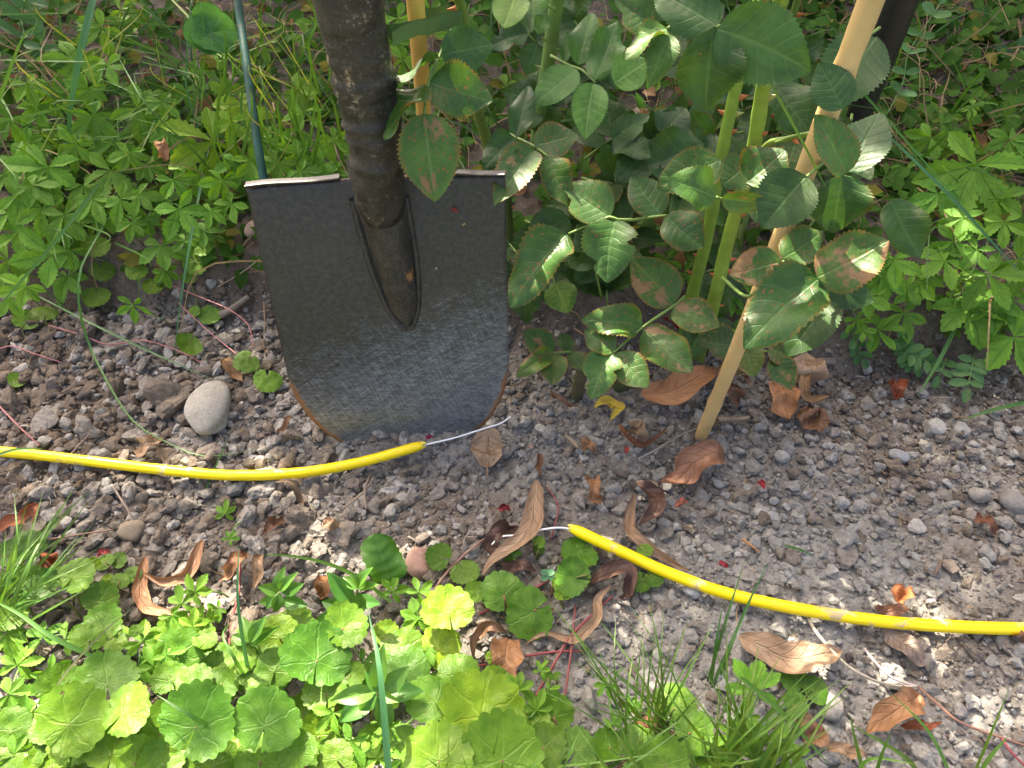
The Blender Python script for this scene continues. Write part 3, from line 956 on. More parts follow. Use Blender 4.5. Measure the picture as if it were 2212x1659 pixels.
stone('large rounded pale grey stone lying left of the shovel', 456, 884, 102, 132, (0.285, 0.275, 0.245), 3, 0.08, 0.012)
stone('flat brownish stone half under the left yellow cable', 608, 1043, 98, 72, (0.20, 0.16, 0.125), 5, 0.2, -0.006, 0.5)
stone('flat pinkish brown stone beside the crinkled round leaf', 904, 1219, 58, 66, (0.30, 0.185, 0.15), 7, 0.3, 0.006)
stone('white and grey pebble near the right edge of the bed', 2021, 921, 40, 38, (0.36, 0.345, 0.31), 9, 0.4)
stone('bluish grey flat pebble in the bed right of the dry leaves', 1942, 984, 46, 30, (0.27, 0.275, 0.29), 11, -0.4)
stone('pale angular stone beside the right edge above the cable', 2117, 1068, 50, 34, (0.28, 0.27, 0.25), 13, -0.3)
stone('smooth grey oval stone below the tan leaf at the lower right', 1794, 1523, 54, 62, (0.26, 0.25, 0.225), 15, -0.5, 0.008)
stone('grey white pebble just under the right yellow cable', 1494, 1274, 34, 38, (0.40, 0.40, 0.39), 17, 0.3)
stone('pinkish stone tucked against the left edge of the shovel', 546, 494, 34, 46, (0.36, 0.25, 0.20), 19, 0.0, 0.012)
stone('small pale stone in front of the slanting stake', 1690, 985, 34, 30, (0.29, 0.28, 0.265), 21, 0.0)
stone('grey stone with a flat top at the far right edge', 2190, 1085, 60, 58, (0.19, 0.185, 0.175), 23, 0.2)
stone('brown earthy stone between the cable and the grass at the left', 285, 1150, 70, 46, (0.20, 0.165, 0.125), 25, 0.1)

# ------------------------------------------------------------------ leaf shapes
def pinnate_mesh(name, mat, prof, teeth, amp, cols=9, fold=0.10, droop=0.10, quilt=0.010, nv=7, slope=1.2, wave=0.03, seed=0, start=0.0, bite=0):
    """unit leaf: length 1 along Y, full width 1 along X, face up +Z"""
    rs = np.random.default_rng(seed)
    ts = [0.0]
    if teeth:
        for k in range(teeth):
            ts += [(k + 0.72) / teeth, (k + 1) / teeth]
    else:
        ts += list(np.linspace(0, 1, 17)[1:])
    ts = np.array(ts)
    s = np.linspace(-1, 1, cols)
    V = []; U = []
    ph = rs.random(6) * 6.28
    bites = [(rs.uniform(0.3, 0.85), rs.choice([-1, 1]), rs.uniform(0.04, 0.09), rs.uniform(0.35, 0.6)) for _ in range(bite)]
    bend = rs.uniform(-0.06, 0.06)
    for i, t in enumerate(ts):
        w0 = prof(t)
        tooth = 1.0
        if teeth and t > start:
            tooth = 1 + amp * (1 if (i % 2 == 1) else -1) * min(1, (1 - t) * 6 + 0.2)
        for sj in s:
            side = 1.0
            for bt, bs, bw, bd in bites:
                if bs * sj > 0:
                    side *= 1 - bd * math.exp(-((t - bt) / bw) ** 2)
            w = max(w0 * (tooth if abs(sj) > 0.99 else (1 + (tooth - 1) * 0.25)) * side, 0.0008)
            x = sj * w
            q = t * nv - abs(sj) * slope
            z = fold * abs(x) * 1.6 - droop * t * t + wave * math.sin(t * 7 + ph[0] + (1.5 if sj > 0 else 0)) * sj * sj * w * 2
            z += quilt * math.cos(q * 2 * math.pi + math.pi) * (1 - abs(sj) ** 3) * min(1, w0 * 3)
            z += 0.02 * math.sin(t * 4 + ph[1]) * sj
            V.append((x + bend * math.sin(t * math.pi), t - 0.02 * abs(sj) * 0, z)); U.append((sj * 0.5 + 0.5, t))
    return mk_mesh(name, V, grid_faces(len(ts), cols), mat, np.array(U))


def ovate(t):           # rose leaflet
    return 0.5 * (max(0.0, math.sin(math.pi * min(1, t) ** 0.80)) ** 0.66) * (1.0 if t < 0.55 else 1 - 0.22 * ((t - 0.55) / 0.45) ** 2)


def obovate(t):         # cinquefoil leaflet
    return 0.5 * max(0.02, math.sin(math.pi * min(t, 0.995) ** 1.32) ** 0.85)


def lance(t):
    return 0.5 * max(0.0, math.sin(math.pi * t ** 0.85)) ** 0.9


def ellip(t):
    return 0.5 * max(0.0, 1 - (2 * t - 1) ** 2) ** 0.5


ROSE = [pinnate_mesh('rose_leaflet', mat_rose, ovate, 20, 0.050, 9, 0.05 + 0.11 * (k % 4) / 3, (0.03, 0.12, 0.20, -0.03, 0.26)[k % 5], 0.0055, 7, 1.3, 0.05 + 0.06 * (k % 3), 40 + k, bite=(2 if k in (3, 7, 9) else 0)) for k in range(10)]
ROSE_FOLD = [pinnate_mesh('rose_leaflet', mat_rose, ovate, 20, 0.05, 9, 0.75, 0.22, 0.01, 7, 1.3, 0.05, 60 + k) for k in range(2)]
CINQ = [pinnate_mesh('cinquefoil_leaflet', mat_cinq, obovate, 7 + (k % 2), 0.13, 7, 0.06 + 0.05 * (k % 3), (0.05, 0.14, 0.22, 0.0)[k % 4], 0.016, 6, 1.4, 0.04, 80 + k, start=0.22) for k in range(8)]
PRIV = [pinnate_mesh('seedling_leaf', mat_privet, lance, 0, 0, 7, 0.16 + 0.1 * (k % 2), (0.08, 0.2, 0.30)[k % 3], 0.003, 6, 1.4, 0.02, 100 + k) for k in range(5)]
VET = [pinnate_mesh('vetch_leaflet', mat_vetch, ellip, 0, 0, 5, 0.12, 0.05, 0.0, 6, 1.4, 0.02, 110 + k) for k in range(3)]


def round_mesh(name, seed, lobes=15, cup=0.10, quilt=0.045, wave=0.06, gap=0.13, crin=0.065, mat=None, big_lobes=0):
    rs = np.random.default_rng(seed)
    segs = lobes * 6 + 1; rings = 9
    th = np.linspace(-math.pi + gap, math.pi - gap, segs)
    ph = rs.random(5) * 6.28
    V = []; U = []
    nvn = 7
    for i in range(rings):
        f = i / (rings - 1)
        f0 = 0.02 + 0.98 * f
        for a in th:
            R0 = 1.0 - 0.40 * sst(abs(a), 1.2, 3.0) + 0.05 * math.cos(2 * a + ph[0] * 0.2) + 0.03 * math.sin(3 * a + ph[1])
            R0 *= 1 + crin * (abs(math.sin((a + math.pi) / (2 * math.pi) * lobes * math.pi)) ** 0.7 - 0.6) * f ** 4 * 1.4
            if big_lobes:
                R0 *= 1 - 0.25 * (1 - abs(math.cos(a * big_lobes / 2))) ** 2 * f
            r = R0 * f0
            u = (a + math.pi) / (2 * math.pi)
            vein = abs((u * nvn) % 1 - 0.5)
            z = cup * r * r - 0.02 + quilt * 0.16 * math.cos(vein * 2 * math.pi) * f
            z += quilt * 0.22 * math.sin(f * 15 + vein * 7 + ph[4]) * f
            z += 0.055 * (vnoise(np.array(3 * r * math.sin(a) + 20), np.array(3 * r * math.cos(a) + 20), seed) - 0.5) * 2
            z += wave * r * r * (math.sin(2 * a + ph[2]) * 0.6 + math.sin(3 * a + ph[3]) * 0.5)
            V.append((r * math.sin(a), r * math.cos(a), z)); U.append((u, f0))
    return mk_mesh(name, V, grid_faces(rings, segs), mat or mat_ivy, np.array(U))


IVY = [round_mesh('round_leaf', 120 + k, (16, 18, 20, 15, 17, 19)[k], (0.10, -0.12, 0.18, -0.05, 0.25, 0.02)[k], (0.05, 0.04, 0.06, 0.05, 0.03, 0.07)[k], 0.05 + 0.03 * (k % 3), (0.06, 0.14, 0.10, 0.22, 0.08, 0.12)[k], (0.075, 0.06, 0.08, 0.07, 0.09, 0.06)[k]) for k in range(6)]
COLU = [round_mesh('columbine_lobe', 140 + k, 4, 0.08, 0.01, 0.08, 1.25, 0.10) for k in range(2)]


def jit(s):
    return rng.normal(size=3) * s


def to_cam(P):
    return nrm(CAM - P)


def img_dir(deg):
    a = R(deg)
    return AX_R * math.cos(a) + AX_D * math.sin(a)


def stalk(P, r0, r1, sides=6, n=10):
    path = smooth_path(P, n)
    return tube(path, np.linspace(r0, r1, n), sides)


def curve_stalk(name, parent, A, B, bow, r0, r1, color, n=10):
    mid = (A + B) / 2 + bow
    VV, FF, UU = stalk([A, mid, B], r0, r1, 6, n)
    return obj(name, mk_mesh(name, VV, FF, mat_stem, UU), parent, color=color)


def green(y=0.0, b=1.0):
    """leaf tint: y shifts to yellow, b brightness"""
    return np.array([1 + 1.6 * y, 1 + 0.45 * y, 1 - 0.4 * y]) * b


# ------------------------------------------------------------------ cinquefoil
def cinquefoil_leaf(plant, C, size, deg, tint, n=None, nleaf=5, spots=0.0, root=None):
    """compound leaf: stalk (the part) with its leaflets"""
    if n is None:
        n = nrm(UP * 0.55 + to_cam(C) * 0.75 + jit(0.20))
    e1 = img_dir(deg); e1 = nrm(e1 - n * (e1 @ n)); e2 = np.cross(n, e1)
    if root is None:
        root = drop(C + np.array([rng.uniform(-.02, .02), rng.uniform(0.005, .03), 0]))
    st = curve_stalk('leaf', plant, root, C - n * 0.001, UP * 0.006 + jit(0.004), 0.0008, 0.0006, (0.10, 0.20, 0.045))
    angs = {5: (0, 56, -56, 122, -122), 3: (0, 70, -70), 4: (0, 60, -55, 120), 6: (0, 50, -50, 100, -100, 150)}[nleaf]
    for k, a in enumerate(angs):
        aa = R(a + rng.uniform(-8, 8))
        L = size * (1.0 if k == 0 else (0.95 if k < 3 else 0.70)) * rng.uniform(0.9, 1.08)
        dv = nrm(e1 * math.cos(aa) + e2 * math.sin(aa) + n * rng.uniform(-0.30, 0.12))
        W = L * rng.uniform(0.40, 0.50)
        nn = nrm(n + jit(0.24))
        t = tint * rng.uniform(0.88, 1.12)
        obj('leaflet', CINQ[int(rng.integers(len(CINQ)))], st, basis(C, dv, nn, W, L, L), (*t, max(0, spots + rng.uniform(-0.15, 0.12))))


def plant_leaf_list(plant, items, hr=(0.02, 0.05), spots=0.12):
    for it in items:
        px, py, sz = it[:3]
        deg = it[3] if len(it) > 3 and it[3] is not None else rng.uniform(30, 150)
        y = it[4] if len(it) > 4 else rng.uniform(-0.05, 0.12)
        C = G(px, py, rng.uniform(*hr))
        z = (C - CAM) @ AX_F
        cinquefoil_leaf(plant, C, sz * 1.28 / FPX * z, deg, green(y, rng.uniform(0.92, 1.3)), spots=spots + (0.25 if y > 0.2 else 0), nleaf=int(rng.choice([5, 5, 5, 5, 6, 6])))


CQ = [
    ('cinquefoil creeping over the soil edge at the far left, above the gravelly clods', [(56, 619, 46, 150), (113, 549, 66, 160), (146, 596, 50, 100), (18, 560, 55, 120), (92, 500, 55), (40, 500, 48), (150, 540, 44), (20, 640, 40)]),
    ('cinquefoil hanging over the soil edge nearest the shovel', [(385, 452, 58, 60), (348, 531, 50, 80), (355, 585, 30, 70), (284, 481, 34, 100), (286, 658, 34, 90), (440, 500, 34), (400, 520, 30), (320, 470, 36), (455, 455, 34)]),
    ('cinquefoil with a broad dark leaf in the middle of the left bank', [(238, 368, 64, 100), (138, 464, 56, 60), (91, 450, 55, 90), (200, 430, 48), (260, 430, 48), (180, 400, 50), (300, 420, 40), (230, 460, 40)]),
    ('cinquefoil with pale leaves at the left edge of the bank', [(104, 362, 74, 130), (30, 340, 55), (40, 420, 60), (70, 400, 48), (10, 380, 50), (20, 460, 50), (60, 310, 44)]),
    ('cinquefoil with one large yellowish leaf right of the left bank centre', [(461, 306, 86, 140, 0.30), (375, 388, 46, 60), (319, 357, 34, 80), (362, 289, 50, 60), (430, 380, 44), (480, 390, 42), (410, 340, 42), (510, 350, 44), (500, 440, 38)]),
    ('cinquefoil with spotted leaflets high on the left bank', [(297, 234, 66, 40, 0.1), (245, 305, 55, 90), (161, 312, 45, 100), (156, 284, 40, 80), (200, 250, 48), (330, 270, 40), (280, 330, 40), (350, 220, 40)]),
    ('cinquefoil under the broad grass blade at the top left', [(167, 130, 66, 110), (220, 60, 50), (110, 190, 44), (80, 230, 46), (190, 190, 44), (20, 260, 46), (60, 180, 40), (230, 140, 44)]),
    ('yellowing cinquefoil beside the green rod', [(531, 227, 66, 130, 0.45), (500, 260, 44, 100, 0.2), (560, 300, 40), (540, 345, 40), (600, 350, 44), (610, 290, 40)]),
    ('cinquefoil between the green rod and the shovel handle', [(679, 310, 52, 90, 0.08), (643, 193, 48, 60, 0.2), (655, 240, 46, 100, 0.12), (700, 350, 44), (720, 300, 36), (640, 330, 36), (650, 370, 40), (715, 375, 36), (620, 400, 36)]),
    ('cinquefoil behind the upright bamboo stake', [(850, 90, 50), (870, 130, 46), (860, 40, 44), (960, 130, 46), (990, 170, 44), (930, 20, 46), (975, 75, 44), (1010, 100, 40)]),
    ('cinquefoil with one very large leaf at the right edge of the picture', [(2109, 356, 112, 120, 0.06), (2027, 419, 54, 120), (2012, 297, 46), (2180, 300, 50), (2080, 470, 50), (2150, 430, 54)]),
    ('cinquefoil mass at the right edge below the very large leaf', [(2134, 592, 70, 60, 0.04), (2092, 655, 84, 80), (2190, 729, 80, 70), (2042, 563, 60, 150), (2170, 480, 46, 90), (2200, 560, 60), (2060, 520, 50), (2150, 660, 52), (2190, 650, 56), (2110, 540, 44)]),
    ('cinquefoil under the outermost right rose leaves', [(1986, 607, 46, 70), (1953, 675, 50, 80), (1896, 711, 42, 60), (1905, 590, 60, 90), (1930, 560, 54, 90), (1870, 640, 46), (1960, 620, 40), (1880, 560, 44), (1850, 690, 32), (1865, 715, 24)]),
    ('cinquefoil growing between the two green rose canes', [(1480, 590, 40), (1440, 560, 34), (1600, 600, 44), (1620, 680, 40), (1580, 640, 36), (1640, 640, 40), (1610, 720, 34)]),
    ('sunlit cinquefoil seedlings on the soil above the round leaves', [(421, 1279, 38, -60, 0.12), (392, 1305, 34, -100, 0.1), (415, 1354, 32, -80, 0.2), (440, 1340, 26, -60, 0.2), (472, 1315, 24), (370, 1330, 28)]),
    ('sunlit cinquefoil with bright leaves left of the seedlings', [(305, 1388, 44, -80, 0.08), (331, 1440, 44, -60), (360, 1415, 34), (300, 1440, 34)]),
    ('cinquefoil in the lower left corner', [(92, 1377, 38, -90), (141, 1383, 38, -60), (37, 1437, 50, -60), (52, 1573, 60, -40), (20, 1500, 52), (110, 1450, 44), (80, 1520, 46), (15, 1370, 40), (30, 1630, 50)]),
    ('cinquefoil with a toothed bright leaf beside the yellowish round leaf', [(902, 1339, 46, -60, 0.06), (847, 1279, 32, -70), (904, 1279, 34, -50), (880, 1360, 30), (925, 1400, 32)]),
    ('cinquefoil deep among the foreground round leaves', [(783, 1432, 42, 30), (815, 1639, 52, -90), (760, 1600, 46), (840, 1580, 40), (720, 1540, 40), (870, 1640, 40)]),
    ('pale cinquefoil below the orange dry leaf', [(1120, 1492, 32, -80, 0.12), (1158, 1535, 40, -70, 0.12), (1167, 1449, 22, -70), (1183, 1492, 24)]),
    ('cinquefoil with dark leaves at the foot of the right grass tuft', [(1628, 1492, 66, -80), (1659, 1604, 52, -60), (1615, 1550, 36), (1640, 1640, 34, -90, 0.2), (1580, 1590, 38), (1700, 1625, 44)]),
    ('tiny cinquefoil leaf growing alone left of the folded dry leaf', [(486, 1110, 24, -90), (495, 1165, 18, -60)]),
    ('tiny dark cinquefoil seedling in front of the long tan dry leaf', [(1107, 1197, 20, -60), (1100, 1205, 12)]),
    ('small cinquefoil leaf low among the grass at the bottom centre', [(1325, 1567, 22, -90), (1360, 1520, 24), (1310, 1480, 26)]),
]
cinq_plants = []
for label, items in CQ:
    c = np.mean([G(i[0], i[1], 0.0) for i in items], axis=0)
    p = thing('cinquefoil_plant', label, 'plant', drop(c), 'creeping cinquefoil plants')
    fore = items[0][1] > 1000
    plant_leaf_list(p, items, (0.008, 0.02) if len(items) < 3 else ((0.02, 0.045) if fore else (0.035, 0.07)))
    cinq_plants.append((p, items[0][0], items[0][1]))

# more, smaller leaves of the same plants fill the bank
poly_fill = [(0, 520, 20, 520, 58), (540, 760, 40, 380, 10), (1890, 2212, 60, 420, 16), (1890, 2212, 430, 720, 20), (1060, 1500, 60, 420, 14)]
for x0, x1, y0, y1, cnt in poly_fill:
    for _ in range(cnt):
        px, py = rng.uniform(x0, x1), rng.uniform(y0, y1)
        p = min(cinq_plants, key=lambda q: (q[1] - px) ** 2 + (q[2] - py) ** 2)[0]
        C = G(px, py, rng.uniform(0.005, 0.026))
        z = (C - CAM) @ AX_F
        cinquefoil_leaf(p, C, rng.uniform(30, 50) / FPX * z, rng.uniform(0, 360), green(rng.uniform(-0.05, 0.25), rng.uniform(0.75, 1.1)), spots=0.1)

# ------------------------------------------------------------------ round-leaved ground cover
def round_leaf(plant, px, py, rpx, deg=None, y=0.0, b=1.0, h=0.03, spots=0.15, tilt=0.5, mesh=None, root=None):
    C = G(px, py, h)
    z = (C - CAM) @ AX_F
    n = nrm(UP * 0.8 + to_cam(C) * tilt + jit(0.20))
    deg = rng.uniform(-150, -30) if deg is None else deg
    e1 = img_dir(deg)
    size = rpx / FPX * z
    e1 = nrm(e1 - n * (e1 @ n))
    base = C - e1 * size * 0.22
    me = IVY[int(rng.integers(len(IVY)))] if mesh is None else IVY[mesh]
    lf = obj('leaf', me, plant, basis(base, e1, n, size * 1.12, size * 1.12, size), (*(green(y, b)), max(0.0, spots)))
    rt = drop(base - e1 * size * rng.uniform(0.6, 1.3)) if root is None else root
    curve_stalk('petiole', lf, rt, base, jit(0.003), 0.0011, 0.0009, (0.16, 0.17, 0.05) if rng.random() < 0.6 else (0.22, 0.10, 0.06), 8)


IV = [
    ('round leaved plant at the left margin of the bed by the grass', 'fore', [(164, 1241, 40), (138, 1246, 26), (219, 1293, 38, -60), (20, 1200, 34, None, -0.1, 0.6), (60, 1175, 34, None, -0.1, 0.6), (55, 1255, 38, None, -0.1, 0.7), (92, 1262, 34, None, -0.1, 0.6), (20, 1330, 36)]),
    ('small scalloped leaves on the lit clods at the left', 'low', [(225, 1213, 20, None, 0.1), (256, 1210, 19), (285, 1241, 20), (259, 1253, 19), (205, 1216, 14, None, 0.4), (235, 1255, 16, None, 0.5)]),
    ('round leaved plant with two big scalloped leaves left of the seedlings', 'fore', [(225, 1345, 43, -80), (190, 1377, 33, -100, 0.1), (251, 1380, 29, -20, 0.2), (386, 1403, 50, -90, -0.05), (444, 1383, 26, -80, 0.15), (293, 1362, 14)]),
    ('round leaved plant with a large dark notched leaf in the lower left', 'fore', [(132, 1478, 46), (230, 1466, 62, -100, -0.02, 0.9, 0.055), (366, 1463, 36), (161, 1550, 74, -60, 0.15, 1.1, 0.06), (274, 1532, 58, -70, 0.12, 1.1, 0.06), (110, 1560, 44)]),
    ('round leaved plant filling the bottom left corner with pale leaves', 'fore', [(161, 1600, 54, None, 0.2, 1.1), (245, 1615, 54, None, 0.2, 1.1), (50, 1625, 50, None, 0.1), (20, 1570, 44), (110, 1645, 48, None, 0.2), (300, 1640, 50, None, 0.2, 1.1), (200, 1655, 46)]),
    ('round leaved plant with a big glossy bluish leaf at the bottom', 'fore', [(432, 1553, 80, -70, -0.12, 1.0, 0.07), (357, 1576, 54, -40, 0.12, 1.1), (484, 1472, 36), (400, 1630, 50, None, 0.15), (350, 1640, 44), (470, 1640, 46), (420, 1470, 40)]),
    ('round leaved plant with a big spotted dark leaf left of the shoots', 'fore', [(576, 1449, 52, -90, 0.05), (576, 1553, 70, -80, -0.08, 1.0, 0.065), (600, 1368, 44, None, 0.25), (560, 1370, 34, None, 0.2), (520, 1420, 34, None, 0.15), (640, 1620, 46), (560, 1635, 50, None, 0.1)]),
    ('round leaved plant with the large smooth dark leaf in the sunny patch', 'fore', [(685, 1411, 72, -80, -0.14, 0.9, 0.05), (703, 1489, 48, -110), (634, 1365, 58, -60, 0.12), (593, 1440, 44), (749, 1351, 48, -50, 0.1), (694, 1581, 42, -60, 0.25, 1, 0.03, 0.5), (723, 1633, 38, None, 0.2), (762, 1455, 30)]),
    ('round leaved plant with the yellowish quilted leaf near the bed', 'fore', [(968, 1313, 54, -100, 0.35, 1.15), (953, 1394, 46, None, 0.5, 1.1, 0.03, 0.45), (867, 1400, 48, None, 0.15, 0.9, 0.03, 0.5), (879, 1440, 50, None, -0.1, 0.9, 0.03, 0.5), (835, 1370, 30, None, 0.3)]),
    ('round leaved plant with the big yellow green leaf at the bottom centre', 'fore', [(933, 1507, 56, -110, 0.0, 1, 0.05, 0.5), (1043, 1530, 84, -80, 0.35, 1.15, 0.055), (948, 1628, 72, -90, 0.2, 1.0, 0.06, 0.45), (1086, 1622, 86, -90, 0.12, 1.05, 0.06), (867, 1596, 32), (990, 1450, 44), (1000, 1590, 50), (1180, 1610, 46, None, 0.1)]),
    ('creeping stem with two small round leaves on the gravelly soil', 'low', [(948, 1201, 29, -160), (1005, 1236, 30, 60)]),
    ('pair of wide notched round leaves lying on the soil', 'low', [(1086, 1276, 47, -100, -0.03, 0.95), (1144, 1325, 54, 150, -0.02), (1028, 1276, 26, None, 0.12)]),
    ('bitten round leaf under the end of the right cable', 'low', [(1250, 1195, 40, 120, -0.08), (1165, 1170, 14, None, 0.15), (1166, 1183, 13, None, 0.15)]),
    ('round notched leaf above a small yellow one by the curled purple leaf', 'low', [(1236, 1247, 40, -170, -0.06, 0.95), (1215, 1282, 18, None, 0.25), (1205, 1262, 14, None, 0.2)]),
    ('small scalloped leaves touching the right cable', 'low', [(1392, 1190, 18), (1384, 1258, 22, 120), (1412, 1248, 22, 40)]),
    ('round leaved plant half hidden in the right grass tuft', 'fore', [(1460, 1521, 48), (1250, 1613, 40, -60), (1383, 1619, 52, None, 0.05), (1311, 1610, 38), (1282, 1651, 26, None, 0.2), (1440, 1640, 50), (1500, 1580, 44), (1540, 1630, 48)]),
    ('tiny yellow round leaves beside the orange dry leaf', 'low', [(1060, 1420, 13, None, 0.3), (1063, 1449, 15, None, 0.3), (1183, 1462, 12), (1202, 1460, 10)]),
    ('dark round leaves on the soil beside the smooth oval stone', 'low', [(1713, 1463, 29, None, -0.08, 0.9), (1719, 1521, 26, None, -0.08, 0.9), (1762, 1490, 30, None, -0.05)]),
    ('yellowing round leaves hanging on the left soil step', 'bank', [(208, 643, 28, 80, 0.2), (208, 533, 28, 90, 0.25), (221, 585, 24, 70, 0.15), (293, 585, 22, 90, 0.2), (329, 619, 21, 90, 0.25)]),
    ('two round leaves on the soil step nearest the shovel', 'bank', [(422, 570, 26, 60), (437, 533, 22, 40), (408, 600, 15)]),
    ('round leaf on a runner in front of the left soil step', 'low', [(453, 681, 24, 100), (407, 744, 27, 120), (420, 672, 14)]),
    ('pair of bright round leaves lying against the left edge of the shovel', 'low', [(531, 781, 28, 120), (578, 822, 29, 90)]),
    ('shaded round leaves at the foot of the far left soil step', 'low', [(56, 692, 24), (94, 674, 26), (36, 822, 18)]),
]
for label, kind, items in IV:
    c = np.mean([G(i[0], i[1], 0.0) for i in items], axis=0)
    p = thing('round_leaved_plant', label, 'plant', drop(c), 'round leaved ground cover plants')
    for it in items:
        px, py, r = it[:3]
        deg = it[3] if len(it) > 3 else None
        y = it[4] if len(it) > 4 else rng.uniform(-0.02, 0.15)
        b = (it[5] if len(it) > 5 else rng.uniform(0.72, 1.06)) * 0.96
        h = it[6] if len(it) > 6 else {'fore': rng.uniform(0.028, 0.05), 'low': rng.uniform(0.012, 0.02), 'bank': rng.uniform(0.02, 0.03)}[kind]
        sp = it[7] if len(it) > 7 else rng.uniform(0.1, 0.55)
        round_leaf(p, px, py, r, deg, y, b, h, sp, 0.9 if kind == 'bank' else 0.45)

# lower leaves of the same plants fill the gaps in the foreground
iv_plants = [o_ for o_ in bpy.data.objects if o_.name.startswith('round_leaved_plant')]
iv_px = [to_px(np.array(o_.matrix_basis.translation)) for o_ in iv_plants]
for _ in range(64):
    px, py = rng.uniform(-10, 1230), rng.uniform(1370, 1665)
    if px > 900 and py < 1470: continue
    if px < 420 and rng.random() < 0.55: continue
    k = min(range(len(iv_px)), key=lambda q: (iv_px[q][0] - px) ** 2 + (iv_px[q][1] - py) ** 2)
    round_leaf(iv_plants[k], px, py, rng.uniform(30, 50), None, rng.uniform(0.0, 0.25), rng.uniform(0.9, 1.05), rng.uniform(0.012, 0.028), rng.uniform(0, 0.4), 0.45)

# crinkled dark glossy leaf standing on the soil
p = thing('broad_leaved_seedling', 'crinkled glossy dark green leaf standing on the soil above the yellowish leaf', 'plant', G(905, 1290, 0))
C = G(842, 1262, 0.02)
lf = obj('leaf', pinnate_mesh('crinkled_leaf', mat_privet, ellip, 12, 0.04, 15, 0.06, 0.35, 0.022, 5, 0.6, 0.25, 5), p,
         basis(C, img_dir(-100) + UP * 0.5, nrm(to_cam(C) * 0.6 + UP * 0.4 + AX_R * 0.3), 0.032, 0.040, 0.036), (0.75, 0.85, 0.6, 0.3))
curve_stalk('petiole', lf, G(905, 1290, 0), C, jit(0.002), 0.0013, 0.001, (0.13, 0.24, 0.06))

# columbine leaf at the top left
p = thing('columbine_plant', 'bluish green lobed leaf with a brown patch beside the green rod', 'plant', drop(at(455, 70, 0.82)))
C = at(458, 72, 0.80)
lf = curve_stalk('leaf', p, drop(C + np.array([0.02, 0.05, 0])), C, jit(0.01), 0.0012, 0.001, (0.12, 0.14, 0.08))
for tx, ty, r, a in ((415, 45, 44, -150), (478, 30, 46, -80), (405, 100, 40, 160), (456, 120, 42, 95)):
    T = at(tx, ty, 0.79)
    dv = T - C
    s = r / FPX * 0.8 * 1.15
    obj('leaflet', COLU[a % 2], lf, basis(C + dv * 0.04, dv, nrm(to_cam(C) + UP * 0.3 + jit(0.15)), s, s, s), (0.75, 0.95, 2.6, 0.45 if a > 0 else 0.1))

# ------------------------------------------------------------------ rose bush
mat_cane = tinted('rose_cane', 0.4, 0, 90, 0.15, 0.15, dirt=(0.22, 0.09, 0.04), dirt_scale=55, dirt_thr=0.68)
mat_thorn = tinted('thorn', 0.4, 0, 90, 0.2, 0.1)
rose = thing('rose_bush', 'rose bush with green thorny canes and spotted dark leaves behind the stakes', 'rose bush', G(1460, 800, 0))


def thorn_mesh():
    V = []; n = 7
    for i in range(5):
        t = i / 4
        r = 0.34 * (1 - t) ** 0.8 + 0.01
        for k in range(n):
            a = 2 * math.pi * k / n
            V.append((r * 0.55 * math.cos(a), r * 1.3 * math.sin(a) - 0.35 * t * t, t))
    return mk_mesh('thorn', V, grid_faces(5, n, True), mat_thorn)


THORN = thorn_mesh()
CANES = {}


def cane(pts, rads, color, thorns=6, seed=1):
    P = [p if isinstance(p, np.ndarray) else at(*p) for p in pts]
    path = smooth_path(P, 60)
    seg = np.linalg.norm(np.diff(np.array(P), axis=0), axis=1)
    cum = np.concatenate([[0], np.cumsum(seg)]) / seg.sum()
    rad = np.interp(np.linspace(0, 1, 60), cum, rads)
    rs = np.random.default_rng(seed)
    for c in rs.uniform(0.1, 0.9, 3):
        rad = rad * (1 + 0.10 * np.exp(-((np.linspace(0, 1, 60) - c) / 0.015) ** 2))
    VV, FF, UU = tube(path, rad, 14, 0.03, seed)
    c = obj('cane', mk_mesh('cane', VV, FF, mat_cane, UU), rose, color=color)
    for k in range(thorns):
        i = int(rs.uniform(4, 56)); t = nrm(path[min(i + 1, 59)] - path[i - 1])
        side = nrm(np.cross(t, to_cam(path[i])) * rs.choice([-1, 1]) + to_cam(path[i]) * rs.uniform(-0.5, 0.6))
        s = rs.uniform(0.005, 0.0085)
        obj('thorn', THORN, c, basis(path[i] + side * rad[i] * 0.75, np.cross(side, np.cross(t, side)), side, s, s, s),
            (0.40, 0.13, 0.05) if rs.random() < 0.75 else (0.30, 0.32, 0.10))
    return c


cane([(1712, -140, .40), (1690, -20, .435), (1650, 180, .495), (1625, 330, .54), (1570, 530, .61), (1545, 640, .655), G(1500, 800, -0.02)], [.0042, .0045, .0050, .0052, .0056, .006, .007], (0.19, 0.30, 0.045), 14, 3)
cane([(1672, -120, .46), (1640, 0, .50), (1592, 180, .55), (1560, 330, .59), (1530, 500, .645), (1495, 640, .70), G(1462, 810, -0.02)], [.0040, .0042, .0046, .0050, .0054, .006, .007], (0.165, 0.275, 0.04), 16, 5)
cane([(1216, -60, .60), (1200, 20, .64), (1185, 130, .69), (1165, 250, .745), (1150, 420, .83), G(1160, 600, -0.02)], [.0062, .0064, .0066, .0066, .0066, .007], (0.15, 0.26, 0.07), 14, 7)
cane([(960, -60, .50), (1000, 30, .55), (1030, 230, .66), (1050, 300, .70), (1080, 430, .77), G(1098, 640, -0.02)], [.0036, .0038, .0050, .0052, .0054, .006], (0.15, 0.23, 0.05), 8, 9)
cane([(1096, 420, .74), (1104, 600, .79), G(1116, 760, -0.02)], [.0045, .0048, .005], (0.07, 0.11, 0.03), 3, 11)
cane([at(1765, 285, .49), at(1700, 300, .52), at(1655, 315, .535), at(1610, 385, .555)], [.0016, .0020, .0024, .0028], (0.20, 0.30, 0.06), 1, 13)
